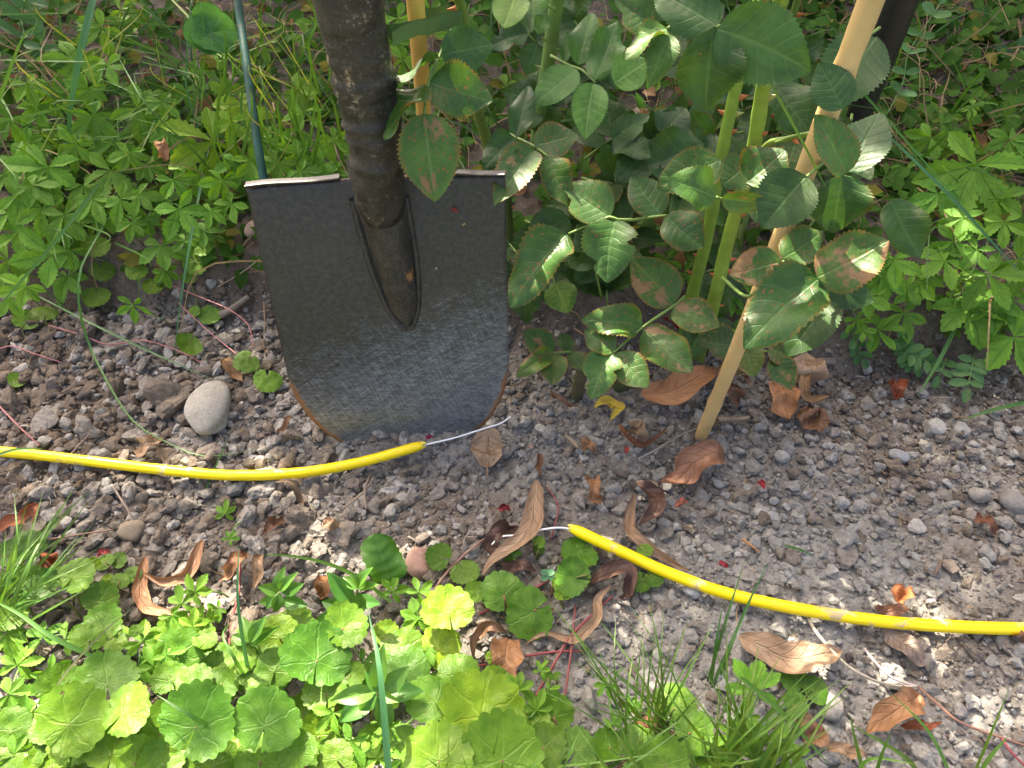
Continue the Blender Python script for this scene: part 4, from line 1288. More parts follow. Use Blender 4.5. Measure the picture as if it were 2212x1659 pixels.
cane([at(1265, 770, .70), at(1250, 830, .73), G(1245, 880, -0.02)], [.0055, .006, .007], (0.10, 0.09, 0.045), 2, 15)
cane([at(1330, 790, .72), G(1345, 850, -0.01)], [.0075, .009], (0.085, 0.10, 0.04), 0, 17)
cane([at(1740, -60, .60), at(1690, 120, .68), at(1640, 330, .76), G(1560, 700, -0.02)], [.003, .0034, .004, .005], (0.11, 0.18, 0.04), 6, 19)

# each entry: rachis points, leaflets (base, tip, width px, depth base, depth tip, brightness, yellow, spots, mesh, roll)
RL = [
    ([(985, 45, .545), (950, 120, .52), (925, 180, .51), (916, 246, .505)],
     [((953, 118), (1062, 95), 84, .515, .53, 1.0, -.1, .1, 0, .15), ((927, 178), (1056, 210), 104, .51, .505, .95, 0, .45, 2, 0), ((916, 245), (943, 428), 128, .505, .515, 1.15, .12, .75, 6, 0),
      ((917, 182), (830, 294), 78, .508, .50, 1.0, .1, .7, 5, .7), ((948, 124), (840, 174), 46, .513, .50, .9, 0, .3, 1, 1.1)]),
    ([(1190, 120, .66), (1230, 141, .645), (1258, 152, .635), (1286, 178, .625)],
     [((1245, 149), (1156, 222), 78, .635, .63, 1.5, 0, 0, 0, 0), ((1248, 141), (1279, 22), 62, .64, .645, 1.3, 0, 0, 1, 0), ((1284, 172), (1332, 46), 68, .625, .64, 1.25, 0, 0, 5, 0),
      ((1326, 180), (1400, 130), 76, .615, .61, 1.75, .1, .05, 0, 0), ((1282, 180), (1265, 291), 74, .625, .62, 1.7, .05, .05, 6, 0), ((1219, 135), (1224, 72), 26, .65, .655, 1.3, 0, 0, 0, 0)]),
    ([(1200, 20, .62), (1130, -10, .60)],
     [((1115, -14), (1088, 56), 76, .60, .585, 1.6, .3, .15, 0, 0), ((1152, -6), (1152, 30), 62, .605, .60, 1.4, .1, 0, 1, 0), ((1183, 30), (1162, 72), 38, .63, .63, 1.2, .05, 0, 5, 0)]),
    ([(1100, 290, .66), (1154, 316, .625), (1183, 338, .61)],
     [((1112, 299), (1050, 352), 62, .62, .60, .75, -.1, .2, 2, 0), ((1115, 297), (1142, 180), 54, .62, .63, .7, -.1, .1, 1, 0), ((1154, 315), (1245, 290), 78, .62, .62, .85, 0, .6, 0, 0),
      ((1152, 323), (1074, 424), 82, .615, .575, .9, 0, .6, 6, 0), ((1183, 336), (1226, 432), 64, .61, .60, .9, .05, .65, 2, 0)]),
    ([(1370, 475, .60), (1328, 474, .60), (1318, 468, .60), (1228, 505, .605)],
     [((1318, 468), (1222, 402), 90, .60, .61, .9, 0, .4, 3, .1), ((1328, 474), (1312, 598), 114, .60, .59, 1.05, 0, .3, 7, 0), ((1225, 505), (1102, 642), 104, .605, .585, .95, 0, .5, 2, .1), ((1228, 468), (1138, 524), 84, .63, .63, .75, -.05, .3, 0, 0)]),
    ([(1480, 640, .64), (1453, 662, .635), (1387, 708, .625), (1323, 764, .615)],
     [((1453, 658), (1370, 557), 98, .635, .63, .95, .05, .8, 6, 0), ((1453, 665), (1552, 703), 84, .635, .62, .95, .05, .8, 0, 0), ((1387, 705), (1270, 686), 74, .625, .61, 1.1, .05, .55, 2, 0), ((1390, 711), (1492, 803), 90, .625, .60, 1.0, .05, .8, 8, 0),
      ((1328, 765), (1398, 834), 72, .615, .60, 1.1, .05, .55, 0, 0), ((1325, 761), (1267, 711), 58, .615, .62, 1.0, .05, .6, 1, 0), ((1323, 763), (1277, 850), 80, .615, .60, 1.2, .05, .45, 7, 0)]),
    ([(1370, 475, .62), (1400, 470, .615), (1440, 465, .61)],
     [((1428, 465), (1366, 382), 82, .615, .62, .8, -.05, .4, 0, 0), ((1440, 465), (1517, 532), 88, .61, .60, .8, -.1, .5, 5, 0)]),
    ([(1250, 770, .70), (1231, 760, .69), (1196, 762, .685)],
     [((1196, 761), (1133, 716), 62, .685, .68, .9, -.05, .7, 0, 0), ((1195, 762), (1121, 806), 44, .685, .67, 1.2, .3, .8, 2, 0), ((1196, 763), (1196, 826), 58, .685, .67, .95, .25, .9, 6, 0), ((1231, 758), (1212, 720), 38, .69, .69, .8, 0, .5, 1, 0), ((1232, 760), (1257, 798), 38, .69, .68, .8, .1, .6, 0, 0)]),
    ([(1180, 560, .70), (1200, 612, .69)], [((1200, 610), (1226, 674), 68, .69, .68, 1.6, .3, .1, 0, 0), ((1170, 570), (1112, 560), 54, .70, .70, 1.2, .15, .1, 5, 0), ((1260, 520), (1285, 560), 54, .68, .68, .9, .05, .4, 0, 0)]),
    ([(1660, -20, .43), (1600, 40, .425), (1547, 58, .42)],
     [((1547, 55), (1415, -18), 112, .42, .435, .85, -.1, .2, 5, 0), ((1549, 62), (1744, 150), 122, .42, .41, 1.05, 0, .05, 4, .55), ((1540, 64), (1530, 240), 132, .42, .44, .8, 0, .25, 2, 0), ((1600, 40), (1640, 20), 60, .43, .45, .8, 0, .2, 0, 0)]),
    ([(1500, 30, .50), (1440, 62, .50)],
     [((1422, 60), (1330, 0), 84, .50, .50, .8, 0, .45, 3, 0), ((1440, 62), (1350, 108), 52, .495, .49, 1.3, .1, .5, 2, .5), ((1446, 72), (1404, 182), 50, .495, .49, 1.2, .05, .35, 1, -.4)]),
    ([(1660, 312, .535), (1765, 290, .49), (1820, 375, .475)],
     [((1822, 236), (1772, 137), 84, .425, .425, .75, -.15, .1, 0, 0), ((1827, 376), (1772, 250), 84, .452, .435, 1.3, .1, .55, 6, .3), ((1829, 372), (1900, 243), 100, .475, .485, .75, -.15, .15, 0, -.2), ((1822, 378), (1806, 505), 120, .475, .49, .85, -.05, .35, 2, 0), ((1925, 432), (1988, 552), 88, .51, .51, .9, 0, .3, 5, 0)]),
    ([(1900, 60, .60), (1860, 90, .58)], [((1893, 80), (1780, 222), 132, .58, .565, .75, 0, .1, 0, 0)]),
    ([(1680, 170, .62), (1700, 190, .60)], [((1670, 172), (1752, 285), 92, .60, .59, .7, 0, .1, 5, 0), ((1720, 300), (1690, 390), 90, .60, .60, .7, .1, .6, 0, 0)]),
    ([(1625, 400, .53), (1612, 396, .53)], [((1612, 395), (1692, 318), 104, .525, .515, .9, -.05, .5, 2, 0), ((1560, 428), (1664, 442), 34, .48, .47, 1.3, .25, .5, 6, 1.0), ((1620, 350), (1560, 400), 84, .55, .56, .8, 0, .4, 0, 0)]),
    ([(1600, 440, .50), (1560, 430, .49), (1548, 426, .485)], [((1557, 345), (1424, 402), 96, .51, .505, .85, 0, .45, 0, 0), ((1547, 428), (1446, 388), 88, .475, .465, 1.15, .05, .3, 5, 0)]),
    ([(1780, 350, .47), (1742, 382, .462)], [((1742, 380), (1650, 486), 124, .462, .468, .7, 0, .1, 6, 0)]),
    ([(1440, 300, .66), (1420, 310, .66)], [((1420, 310), (1333, 388), 84, .66, .65, .7, -.1, .1, 0, 0), ((1520, 310), (1370, 385), 104, .66, .65, .75, -.05, .1, 5, 0), ((1430, 290), (1480, 230), 80, .67, .67, .6, -.1, .1, 1, 0)]),
    ([(1560, 600, .57), (1620, 640, .52), (1690, 565, .505), (1768, 602, .49)],
     [((1772, 600), (1620, 728), 132, .49, .475, .95, -.03, .45, 2, .1), ((1690, 565), (1580, 592), 86, .505, .50, .9, 0, .8, 0, 0), ((1690, 558), (1776, 500), 80, .505, .51, 1.05, .05, .55, 5, 0), ((1764, 600), (1914, 524), 122, .485, .48, .95, .2, 1.0, 8, 0),
      ((1800, 640), (1702, 760), 108, .53, .53, .7, 0, .1, 6, 0), ((1784, 615), (1886, 650), 62, .52, .52, .65, 0, .1, 0, .3)]),
    ([(1560, 700, .68), (1600, 745, .665), (1660, 760, .66)],
     [((1592, 745), (1505, 735), 74, .665, .66, .7, .1, .8, 3, 0), ((1610, 745), (1628, 812), 60, .665, .655, .9, .4, 1.0, 0, 0), ((1640, 750), (1596, 800), 58, .665, .66, .8, .2, .9, 9, 0), ((1672, 770), (1712, 838), 60, .66, .65, .8, .1, .9, 6, 0), ((1660, 752), (1710, 775), 56, .66, .66, .75, .3, .9, 3, 0)]),
]


def rose_leaf(rachis, leaflets):
    P = [at(*p) for p in rachis]
    VV, FF, UU = stalk(P, 0.0014, 0.0009, 7, 14)
    lf = obj('leaf', mk_mesh('rachis', VV, FF, mat_stem, UU), rose, color=(0.14, 0.23, 0.05))
    for b, t, w, zb, zt, br, yl, sp, mi, roll in leaflets:
        A, B = at(*b, zb), at(*t, zt)
        ax = B - A; L = np.linalg.norm(ax)
        W = w / FPX * (zb + zt) / 2 * (1 + 0.5 * abs(roll)) * 1.06
        n = nrm(to_cam(A) * 0.75 + UP * 0.5 + jit(0.10))
        y = nrm(ax); z = nrm(n - y * (n @ y)); x = np.cross(y, z)
        n = z * math.cos(roll) + x * math.sin(roll)
        obj('leaflet', ROSE[mi % len(ROSE)], lf, basis(A, ax, n, W, L * 1.03, L), (*green(yl, br), min(1.0, sp * 1.15 + 0.12)))


for r, l in RL:
    rose_leaf(r, l)
# inner and rear leaves of the bush, seen in the gaps
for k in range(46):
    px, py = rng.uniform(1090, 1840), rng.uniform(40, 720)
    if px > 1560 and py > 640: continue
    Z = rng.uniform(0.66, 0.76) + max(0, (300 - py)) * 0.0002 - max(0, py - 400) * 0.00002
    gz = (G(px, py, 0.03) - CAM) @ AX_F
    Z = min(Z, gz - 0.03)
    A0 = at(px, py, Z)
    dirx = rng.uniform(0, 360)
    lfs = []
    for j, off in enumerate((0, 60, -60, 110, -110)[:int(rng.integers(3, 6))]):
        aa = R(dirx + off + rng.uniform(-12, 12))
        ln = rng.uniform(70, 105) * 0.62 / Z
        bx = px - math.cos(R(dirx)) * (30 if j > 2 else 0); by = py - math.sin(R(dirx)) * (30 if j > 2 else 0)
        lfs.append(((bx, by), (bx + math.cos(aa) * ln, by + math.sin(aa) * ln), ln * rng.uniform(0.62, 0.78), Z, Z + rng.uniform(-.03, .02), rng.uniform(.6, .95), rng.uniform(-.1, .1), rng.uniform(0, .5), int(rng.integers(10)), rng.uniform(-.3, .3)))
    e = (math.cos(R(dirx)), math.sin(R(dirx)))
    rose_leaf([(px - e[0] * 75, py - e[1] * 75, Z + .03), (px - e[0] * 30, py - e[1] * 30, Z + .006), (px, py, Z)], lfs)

# ------------------------------------------------------------------ seedling shoots
def shoot(label, stem_pts, leaves, tint=1.0):
    P = [p if isinstance(p, np.ndarray) else G(*p) for p in stem_pts]
    t = thing('seedling_shoot', label, 'seedling', P[0], 'leafy seedling shoots')
    VV, FF, UU = stalk(P, 0.0013, 0.0009, 7, 14)
    obj('stem', mk_mesh('stem', VV, FF, mat_stem, UU), t, color=(0.17, 0.20, 0.06))
    for (bx, by), (tx, ty), w, h, yl in leaves:
        A = G(bx, by, h); z = (A - CAM) @ AX_F
        B = at(tx, ty, z - rng.uniform(-0.006, 0.014))
        L = np.linalg.norm(B - A)
        obj('leaf', PRIV[int(rng.integers(len(PRIV)))], t, basis(A, B - A, nrm(to_cam(A) * 0.6 + UP * 0.7 + jit(0.3)), w / FPX * z, L, L), (*(green(yl, 1.0) * tint), 0.0))
    return t


shoot('leafy seedling with pointed leaves left of the tan curled leaf', [(640, 1352, 0), (624, 1320, .02), (602, 1280, .045)],
      [((602, 1277), (610, 1224), 26, .05, .05), ((606, 1278), (655, 1262), 30, .048, 0), ((601, 1279), (560, 1268), 26, .048, .1), ((603, 1283), (596, 1325), 26, .045, .05), ((612, 1298), (660, 1306), 32, .035, -.05), ((610, 1300), (560, 1300), 30, .035, .1), ((603, 1276), (630, 1240), 24, .052, .1), ((600, 1280), (575, 1312), 22, .042, 0)])
shoot('leafy seedling with one large pointed leaf beside the crinkled leaf', [(752, 1375, 0), (764, 1320, .02), (773, 1272, .05)],
      [((762, 1302), (707, 1236), 40, .04, -.1), ((774, 1268), (795, 1226), 28, .055, .1), ((773, 1272), (741, 1246), 24, .05, .05), ((776, 1272), (815, 1262), 22, .052, .2), ((772, 1278), (786, 1326), 28, .046, .15), ((768, 1300), (818, 1298), 34, .036, -.1), ((760, 1320), (690, 1300), 34, .028, -.05), ((758, 1325), (664, 1345), 30, .024, -.05), ((775, 1270), (760, 1240), 18, .055, .2)])
shoot('large pale seedling rosette with broad pointed leaves at the bottom', [(800, 1560, 0), (810, 1525, .03), (817, 1496, .065)],
      [((812, 1494), (716, 1512), 40, .062, .12), ((816, 1497), (774, 1542), 34, .06, 0), ((820, 1492), (882, 1446), 44, .066, .1), ((822, 1496), (912, 1490), 46, .058, -.05), ((815, 1490), (824, 1400), 36, .066, .08), ((820, 1500), (846, 1592), 42, .05, .05), ((812, 1500), (730, 1560), 48, .045, -.05), ((818, 1494), (790, 1450), 28, .066, 0), ((821, 1497), (858, 1516), 22, .064, .3)])
shoot('pale seedling shoot standing among round leaves left of the others', [(565, 1460, 0), (556, 1420, .02), (537, 1388, .05)],
      [((537, 1390), (498, 1372), 26, .05, .12), ((538, 1388), (520, 1330), 28, .055, .1), ((540, 1388), (574, 1330), 28, .055, .05), ((541, 1392), (600, 1352), 28, .05, .05), ((538, 1394), (560, 1440), 26, .045, .1), ((536, 1392), (485, 1412), 26, .045, .1)])
shoot('small glossy seedling at the lower left edge of the grass', [(80, 1300, 0), (70, 1280, .01), (60, 1260, .025)],
      [((60, 1260), (20, 1240), 30, .025, -.1), ((62, 1260), (110, 1250), 32, .025, -.1), ((60, 1262), (30, 1295), 30, .022, -.1), ((62, 1258), (60, 1215), 28, .028, -.05)], 0.6)

# pinnate vetch plants
def vetch(label, stem, pairs, leaf_px, tint, terminal=True):
    P = [p if isinstance(p, np.ndarray) else G(*p) for p in stem]
    t = thing('vetch_plant', label, 'plant', drop(P[0]), 'vetch plants on the banks')
    path = smooth_path(P, 24)
    VV, FF, UU = tube(path, np.linspace(0.0008, 0.0005, 24), 6)
    obj('stem', mk_mesh('stem', VV, FF, mat_stem, UU), t, color=(0.10, 0.19, 0.05))
    for k in range(pairs):
        i = int(4 + (k + 0.5) / pairs * 19)
        A = path[min(i, 23)]; tg = nrm(path[min(i + 1, 23)] - path[i - 1]); z = (A - CAM) @ AX_F
        n = nrm(UP * 0.6 + to_cam(A) * 0.7 + jit(0.15))
        for sd in (-1, 1):
            sdv = nrm(np.cross(n, tg) * sd + tg * 0.35 + jit(0.12))
            L = leaf_px / FPX * z * rng.uniform(0.85, 1.15)
            obj('leaflet', VET[int(rng.integers(3))], t, basis(A, sdv, n, L * 0.52, L, L), (*(green(rng.uniform(-.05, .1), tint)), 0.0))
    if terminal:
        A = path[-1]; z = (A - CAM) @ AX_F
        obj('leaflet', VET[0], t, basis(A, path[-1] - path[-3], nrm(UP + to_cam(A)), leaf_px * .5 / FPX * z, leaf_px / FPX * z, leaf_px / FPX * z), (*green(0, tint), 0.0))


vetch('vetch sprig with paired oval leaflets below the rose leaves, hanging over the right bank', [(1822, 688, .025), (1845, 728, .03), (1864, 775, .02)], 4, 28, 1.0)
vetch('vetch rosette in the middle of the right bank edge', [(1940, 735, .02), (1960, 760, .03), (1975, 790, .02)], 4, 30, 1.05)
vetch('vetch sprig reaching towards the right of the rosette', [(1950, 760, .025), (1980, 770, .03), (2010, 785, .025)], 3, 30, 1.05)
vetch('small vetch sprig upright on the right bank edge', [(1958, 775, .02), (1950, 750, .03), (1945, 730, .045)], 3, 28, 1.1)
vetch('vetch ladder of paired leaflets over the dark hollow at the right', [(2105, 765, .03), (2098, 800, .03), (2090, 838, .02)], 4, 34, 0.9)
vetch('vetch with three round leaflets left of the vetch ladder', [(2045, 775, .02), (2036, 795, .025), (2028, 812, .02)], 2, 30, 0.85)
vetch('tall vetch stem with oval leaflets at the very top left', [at(20, 160, .95), at(36, 110, .93), at(45, 40, .92), at(60, -20, .90)], 6, 44, 0.85)
vetch('vetch stem with oval leaflets under the top left blade', [at(90, 200, .93), at(95, 140, .91), at(90, 90, .90)], 4, 42, 0.85)
vetch('slender oval leaved stem climbing beside the black pipe', [at(1915, 250, .80), at(1950, 180, .79), at(1965, 110, .78), at(2030, 10, .76)], 5, 34, 0.9)
vetch('dark oval leaved stem at the upper right edge', [at(2130, 300, .92), at(2150, 230, .90), at(2175, 170, .88), at(2200, 120, .87)], 5, 46, 0.7)
vetch('shaded oval leaved stem left of the upper right edge', [at(2060, 220, .95), at(2085, 170, .94), at(2110, 120, .92), at(2120, 60, .9)], 5, 44, 0.65)
vetch('oval leaved stem under the outer rose leaf at the right', [at(1960, 330, .86), at(1975, 300, .85), at(2000, 270, .84)], 4, 36, 0.85)

# four-leaved clover
t = thing('clover', 'tiny bluish green clover on the soil between the round leaves', 'clover', G(1183, 1242, 0))
C = G(1183, 1242, 0.014); z = (C - CAM) @ AX_F
for k in range(4):
    dv = img_dir(45 + 90 * k + rng.uniform(-10, 10))
    obj('leaflet', VET[k % 3], t, basis(C, dv - UP * (dv @ UP) * 0.6, nrm(UP + to_cam(C) * 0.6), 15 / FPX * z, 17 / FPX * z, 17 / FPX * z), (0.9, 1.0, 1.6, 0))
curve_stalk('stem', t, drop(C), C, jit(0.001), 0.0006, 0.0005, (0.12, 0.2, 0.06))

# ------------------------------------------------------------------ grass
GRASS_W = np.array([0.55, 0.85, 1, 1, 0.97, 0.92, 0.85, 0.76, 0.64, 0.48, 0.30, 0.04])


def blade_mesh(P, wpx, seed=0, fold=0.5):
    n = 24
    path = smooth_path(P, n)
    z = (path[n // 2] - CAM) @ AX_F
    w = np.interp(np.linspace(0, 1, n), np.linspace(0, 1, 12), GRASS_W) * wpx / FPX * z / 2
    r = np.random.default_rng(seed).uniform(-0.6, 0.6, 2)
    return ribbon(path, w, nh=nrm(to_cam(path[n // 2]) + UP * 0.4), cols=3, curl=fold, roll=(r[0], r[1]))


def pp(p):
    """(x, y, h) above ground when h < 0.3, else depth"""
    return G(*p) if p[2] < 0.3 else at(*p)


def lone_blade(label, pts, wpx, color=(1, 1, 1), seed=0):
    VV, FF, UU = blade_mesh([pp(p) for p in pts], wpx, seed)
    o = obj('long_grass', mk_mesh('long_grass', VV, FF, mat_grass, UU), None, None, (*color, 0.0))
    tag(o, label, 'grass blade', 'single long grass blades', 'thing')


BL = (0.75, 0.95, 1.9)
ST = (4.2, 2.0, 2.6)
lone_blade('broad bluish grass blade hanging down at the top left', [(208, -30, .82), (182, 78, .80), (167, 143, .80), (152, 235, .81), (142, 380, .82)], 15, BL, 1)
lone_blade('green grass blade arching up at the top left edge', [(-10, 240, .80), (25, 140, .78), (52, 78, .77), (87, 50, .77)], 7, (1.2, 1.1, .8), 2)
lone_blade('long green grass blade lying across the left bank', [(-10, 264, .80), (130, 232, .80), (260, 180, .83)], 7, (1.1, 1.05, .7), 3)
lone_blade('pale straw stalk crossing the top left diagonally', [(362, -10, .86), (440, 70, .84), (530, 165, .84)], 6, ST, 4)
lone_blade('thin upright grass blade standing free left of the green rod', [(412, 0, .84), (404, 120, .82), (404, 200, .82), (442, 312, .84)], 5, BL, 5)
lone_blade('long thin grass blade with a pale tip hanging over the soil step', [(450, 322, .80), (426, 440, .76), (404, 560, .745), (384, 697, .745), (377, 780, .76)], 6, BL, 6)
lone_blade('straight grass blade falling to the left edge of the picture', [(215, 395, .78), (120, 520, .74), (0, 660, .70), (-20, 690, .7)], 8, (1.0, 1.05, 1.4), 7)
lone_blade('long curved grass blade arching down over the clods at the left', [(236, 466, .78), (176, 575, .74), (170, 650, .73), (189, 735, .025), (237, 835, .02), (290, 912, .015), (370, 960, .012), (450, 986, .012), (576, 966, .012)], 5, (.8, 1.0, 1.1), 8)
lone_blade('thin grass blade slanting across the clods to the big stone', [(66, 632, .03), (200, 700, .03), (330, 762, .02), (469, 824, .012)], 5, (0.8, 1, 1.5), 9)
lone_blade('bluish grass blade running diagonally across the right bank', [(1926, 300, .66), (2060, 432, .66), (2212, 600, .66)], 8, BL, 10)
lone_blade('thin grass blade crossing in front of the slanting stake', [(1664, 178, .43), (1730, 300, .44), (1788, 412, .46)], 6, (1.3, 1.1, .7), 11)
lone_blade('thin dark grass blade behind the outer rose leaves', [(1830, 166, .60), (1920, 262, .60), (2110, 480, .62)], 5, (.9, 1, .9), 12)
lone_blade('pale tipped grass blade hanging over the dark hollow at the right', [(2068, 700, .03), (2030, 775, .03), (1983, 854, .012)], 10, (1.4, 1.25, 1.4), 13)
lone_blade('double grass blade lying on the soil at the right edge', [(2230, 866, .02), (2150, 884, .016), (2075, 908, .008)], 9, (1, 1, 1), 14)
lone_blade('arched grass blade lying over the bed above the shoots', [(845, 1300, .02), (768, 1244, .035), (700, 1215, .04), (622, 1200, .035), (562, 1198, .03)], 9, (1.2, 1.1, .6), 15)
lone_blade('upright bluish grass blade rising beside the pale seedling shoot', [(552, 1505, .02), (533, 1430, .05), (514, 1300, .09), (516, 1178, .11)], 9, BL, 16)
lone_blade('bent grass blade left of the upright bluish blade', [(543, 1486, .03), (505, 1420, .06), (481, 1372, .065), (500, 1342, .06)], 8, (1.1, 1.1, 1), 17)
lone_blade('wide pale grass blade crossing the lower left from the edge', [(215, 1425, .04), (115, 1377, .06), (40, 1325, .07), (-20, 1295, .07)], 11, (1.2, 1.15, 1.2), 18)
lone_blade('wide bluish grass blade standing in front of the pale rosette', [(842, 1700, .06), (826, 1500, .10), (815, 1411, .11), (795, 1319, .11)], 16, BL, 19)
lone_blade('grass blade lying over the glossy bluish leaf at the bottom left', [(478, 1586, .05), (410, 1545, .085), (337, 1500, .09)], 11, (1, 1.1, 1), 20)
lone_blade('short grass blade lying across the left cable', [(-20, 990, .03), (30, 972, .028), (93, 968, .024)], 7, (.8, 1, .7), 21)
lone_blade('thin grass blade standing under the left cable', [(442, 1062, .006), (458, 1025, .008), (495, 940, .02)], 4, (.8, 1, .9), 22)
lone_blade('purple stemmed grass stalk crossing the lower left leaves', [(95, 1530, .05), (145, 1450, .06), (230, 1360, .07), (290, 1310, .07)], 5, (1.6, .7, 1.6), 23)
lone_blade('single stalk with a reddish tip at the lower right edge', [(2100, 1680, .03), (2140, 1585, .07), (2180, 1488, .10)], 6, (1.5, 1.2, .5), 24)
lone_blade('grass blade slanting towards the orange leaf at the lower right', [(2056, 1680, .03), (2005, 1580, .05), (1924, 1497, .06)], 9, (1, 1.05, .7), 25)
lone_blade('tiny green grass blade lying flat above the right cable', [(1695, 1177, .008), (1735, 1190, .008), (1760, 1202, .006)], 5, (.7, .9, .8), 26)


def tuft(label, blades, seed, tint=(1, 1, 1), w=(5, 9)):
    rs = np.random.default_rng(seed)
    B0 = pp(blades[0][0])
    t = thing('grass_tuft', label, 'grass tuft', drop(B0), 'tufts of grass around the bed')
    for k, pts in enumerate(blades):
        P = [pp(p) for p in pts]
        VV, FF, UU = blade_mesh(P, rs.uniform(*w), seed * 50 + k, 0.6)
        c = np.array(tint) * rs.uniform(0.8, 1.2) * np.array([rs.uniform(0.9, 1.3), 1, rs.uniform(0.7, 1.2)])
        obj('blade', mk_mesh('blade', VV, FF, mat_grass, UU), t, color=(*c, 0.0))


def fan(tips, base, rs, bow=0.03, hb=0.0):
    out = []
    for tx, ty, th in tips:
        bx, by = base[0] + rs.uniform(-base[2], base[2]), base[1] + rs.uniform(-base[3], base[3])
        mx, my = (bx * 0.5 + tx * 0.5), (by * 0.5 + ty * 0.5)
        out.append([(bx, by, hb), (mx + rs.uniform(-14, 14), my + rs.uniform(-14, 8), th * 0.62 + rs.uniform(0, bow)), (tx, ty, th)])
    return out


rs = np.random.default_rng(5)
tuft('grass tuft leaning in from the left edge over the clods', fan([(182, 1140, .06), (221, 1176, .05), (190, 1205, .05), (75, 1162, .06), (205, 1128, .06), (120, 1110, .07), (60, 1080, .08), (170, 1085, .07), (30, 1060, .09), (245, 1190, .05), (100, 1200, .06)] + [(rs.uniform(0, 230), rs.uniform(1050, 1300), .065) for _ in range(26)], (-10, 1330, 30, 50), rs), 1, (1.1, 1.05, .9), (5, 8))
tips = [(1181, 1296, .07), (1195, 1305, .07), (1283, 1323, .08), (1353, 1297, .10), (1399, 1289, .10), (1435, 1300, .10), (1280, 1368, .07), (1245, 1395, .06), (1385, 1365, .09), (1330, 1335, .09), (1370, 1400, .08), (1490, 1330, .10), (1460, 1380, .09), (1230, 1420, .06), (1420, 1350, .09), (1150, 1480, .05), (1240, 1500, .05)]
tuft('thin wiry grass tuft leaning left at the bottom centre', fan(tips + [(rs.uniform(1200, 1560), rs.uniform(1330, 1540), .07) for _ in range(14)], (1440, 1600, 90, 40), rs), 2, (1.15, 1.05, .8), (4, 6.5))
tuft('two tall bluish grass blades beside the right cable', [[(1527, 1475, 0), (1565, 1350, .06), (1611, 1205, .09)], [(1550, 1475, 0), (1600, 1340, .06), (1660, 1212, .09)], [(1535, 1480, 0), (1545, 1400, .05), (1560, 1310, .07)], [(1540, 1480, 0), (1575, 1400, .05), (1625, 1290, .08)]], 3, (.85, 1, 1.3), (7, 10))
tips = [(1641, 1385, .10), (1690, 1411, .10), (1656, 1423, .10), (1570, 1340, .11), (1545, 1400, .11), (1610, 1450, .10), (1772, 1490, .08), (1760, 1505, .07), (1840, 1470, .08), (1835, 1500, .08), (1520, 1440, .10)]
tuft('dense bright grass tuft at the bottom right of centre', fan(tips + [(rs.uniform(1420, 1820), rs.uniform(1430, 1640), .08) for _ in range(46)], (1600, 1680, 90, 40), rs), 4, (1.25, 1.1, .8), (5, 10))
tuft('broad grass blades slanting right at the bottom edge', [[(1600, 1462, .10), (1690, 1540, .08), (1790, 1650, .05)], [(1890, 1680, .02), (1905, 1630, .05), (1925, 1582, .07)], [(1840, 1690, .02), (1880, 1640, .04), (1975, 1650, .05)], [(2105, 1690, .02), (2135, 1640, .04), (2178, 1590, .06)], [(1870, 1690, 0), (1850, 1610, .05), (1835, 1540, .07)], [(1990, 1700, 0), (1960, 1640, .04), (1830, 1560, .06)]], 5, (1.1, 1.1, .9), (8, 13))
tips = [(rs.uniform(900, 1500), rs.uniform(1500, 1640), .07) for _ in range(16)] + [(1080, 1560, .09), (1160, 1590, .09), (1240, 1560, .09)]
tuft('sparse sunlit grass stalks between the foreground leaves', fan(tips, (1200, 1700, 260, 40), rs), 6, (1.3, 1.15, .8), (5, 9))
tips = [(rs.uniform(420, 720), rs.uniform(-20, 260), rs.uniform(.10, .2)) for _ in range(40)]
tuft('tall grass with straw behind the green rod at the top', [[(x + rs.uniform(-40, 40), min(y + rs.uniform(120, 260), 420), 0), (x + rs.uniform(-30, 30), y + 70, h * .6), (x, y, h)] for x, y, h in tips], 7, (.9, .95, .8), (4, 9))
tips = [(rs.uniform(-10, 360), rs.uniform(20, 330), rs.uniform(.06, .14)) for _ in range(40)]
tuft('long grass lying through the cinquefoil at the left', [[(x + rs.uniform(-200, 200), y + rs.uniform(-10, 90), 0.0), (x + rs.uniform(-60, 60), y + 10, h * .8), (x, y, h)] for x, y, h in tips], 8, (.95, 1, .8), (4, 7))
tips = [(rs.uniform(1880, 2210), rs.uniform(0, 420), rs.uniform(.04, .10)) for _ in range(26)]
tuft('shaded grass at the top right behind the black pipe', [[(x + rs.uniform(-120, 120), y + rs.uniform(20, 120), 0.0), (x + rs.uniform(-40, 40), y + 20, h * .8), (x, y, h)] for x, y, h in tips], 9, (.9, .95, .7), (4, 7))

rs = np.random.default_rng(77)
tips = [(rs.uniform(-10, 700), rs.uniform(-10, 300), rs.uniform(.08, .16)) for _ in range(34)]
tuft('dry straw stalks leaning through the grass and weeds at the top left', [[(x + rs.uniform(-150, 150), y + rs.uniform(60, 190), 0.01), (x + rs.uniform(-50, 50), y + 40, h * .7), (x, y, h)] for x, y, h in tips], 11, (3.2, 1.7, 2.4), (2.5, 4.5))
tips = [(rs.uniform(-10, 420), rs.uniform(180, 620), rs.uniform(.07, .12)) for _ in range(16)]
tuft('long thin green grass blades arching over the left bank weeds', [[(x + rs.uniform(-120, 120), y - rs.uniform(60, 160), 0.02), (x + rs.uniform(-40, 40), y - 30, h * .95), (x, y, h * .8)] for x, y, h in tips], 12, (1.0, 1.05, .9), (3, 5.5))

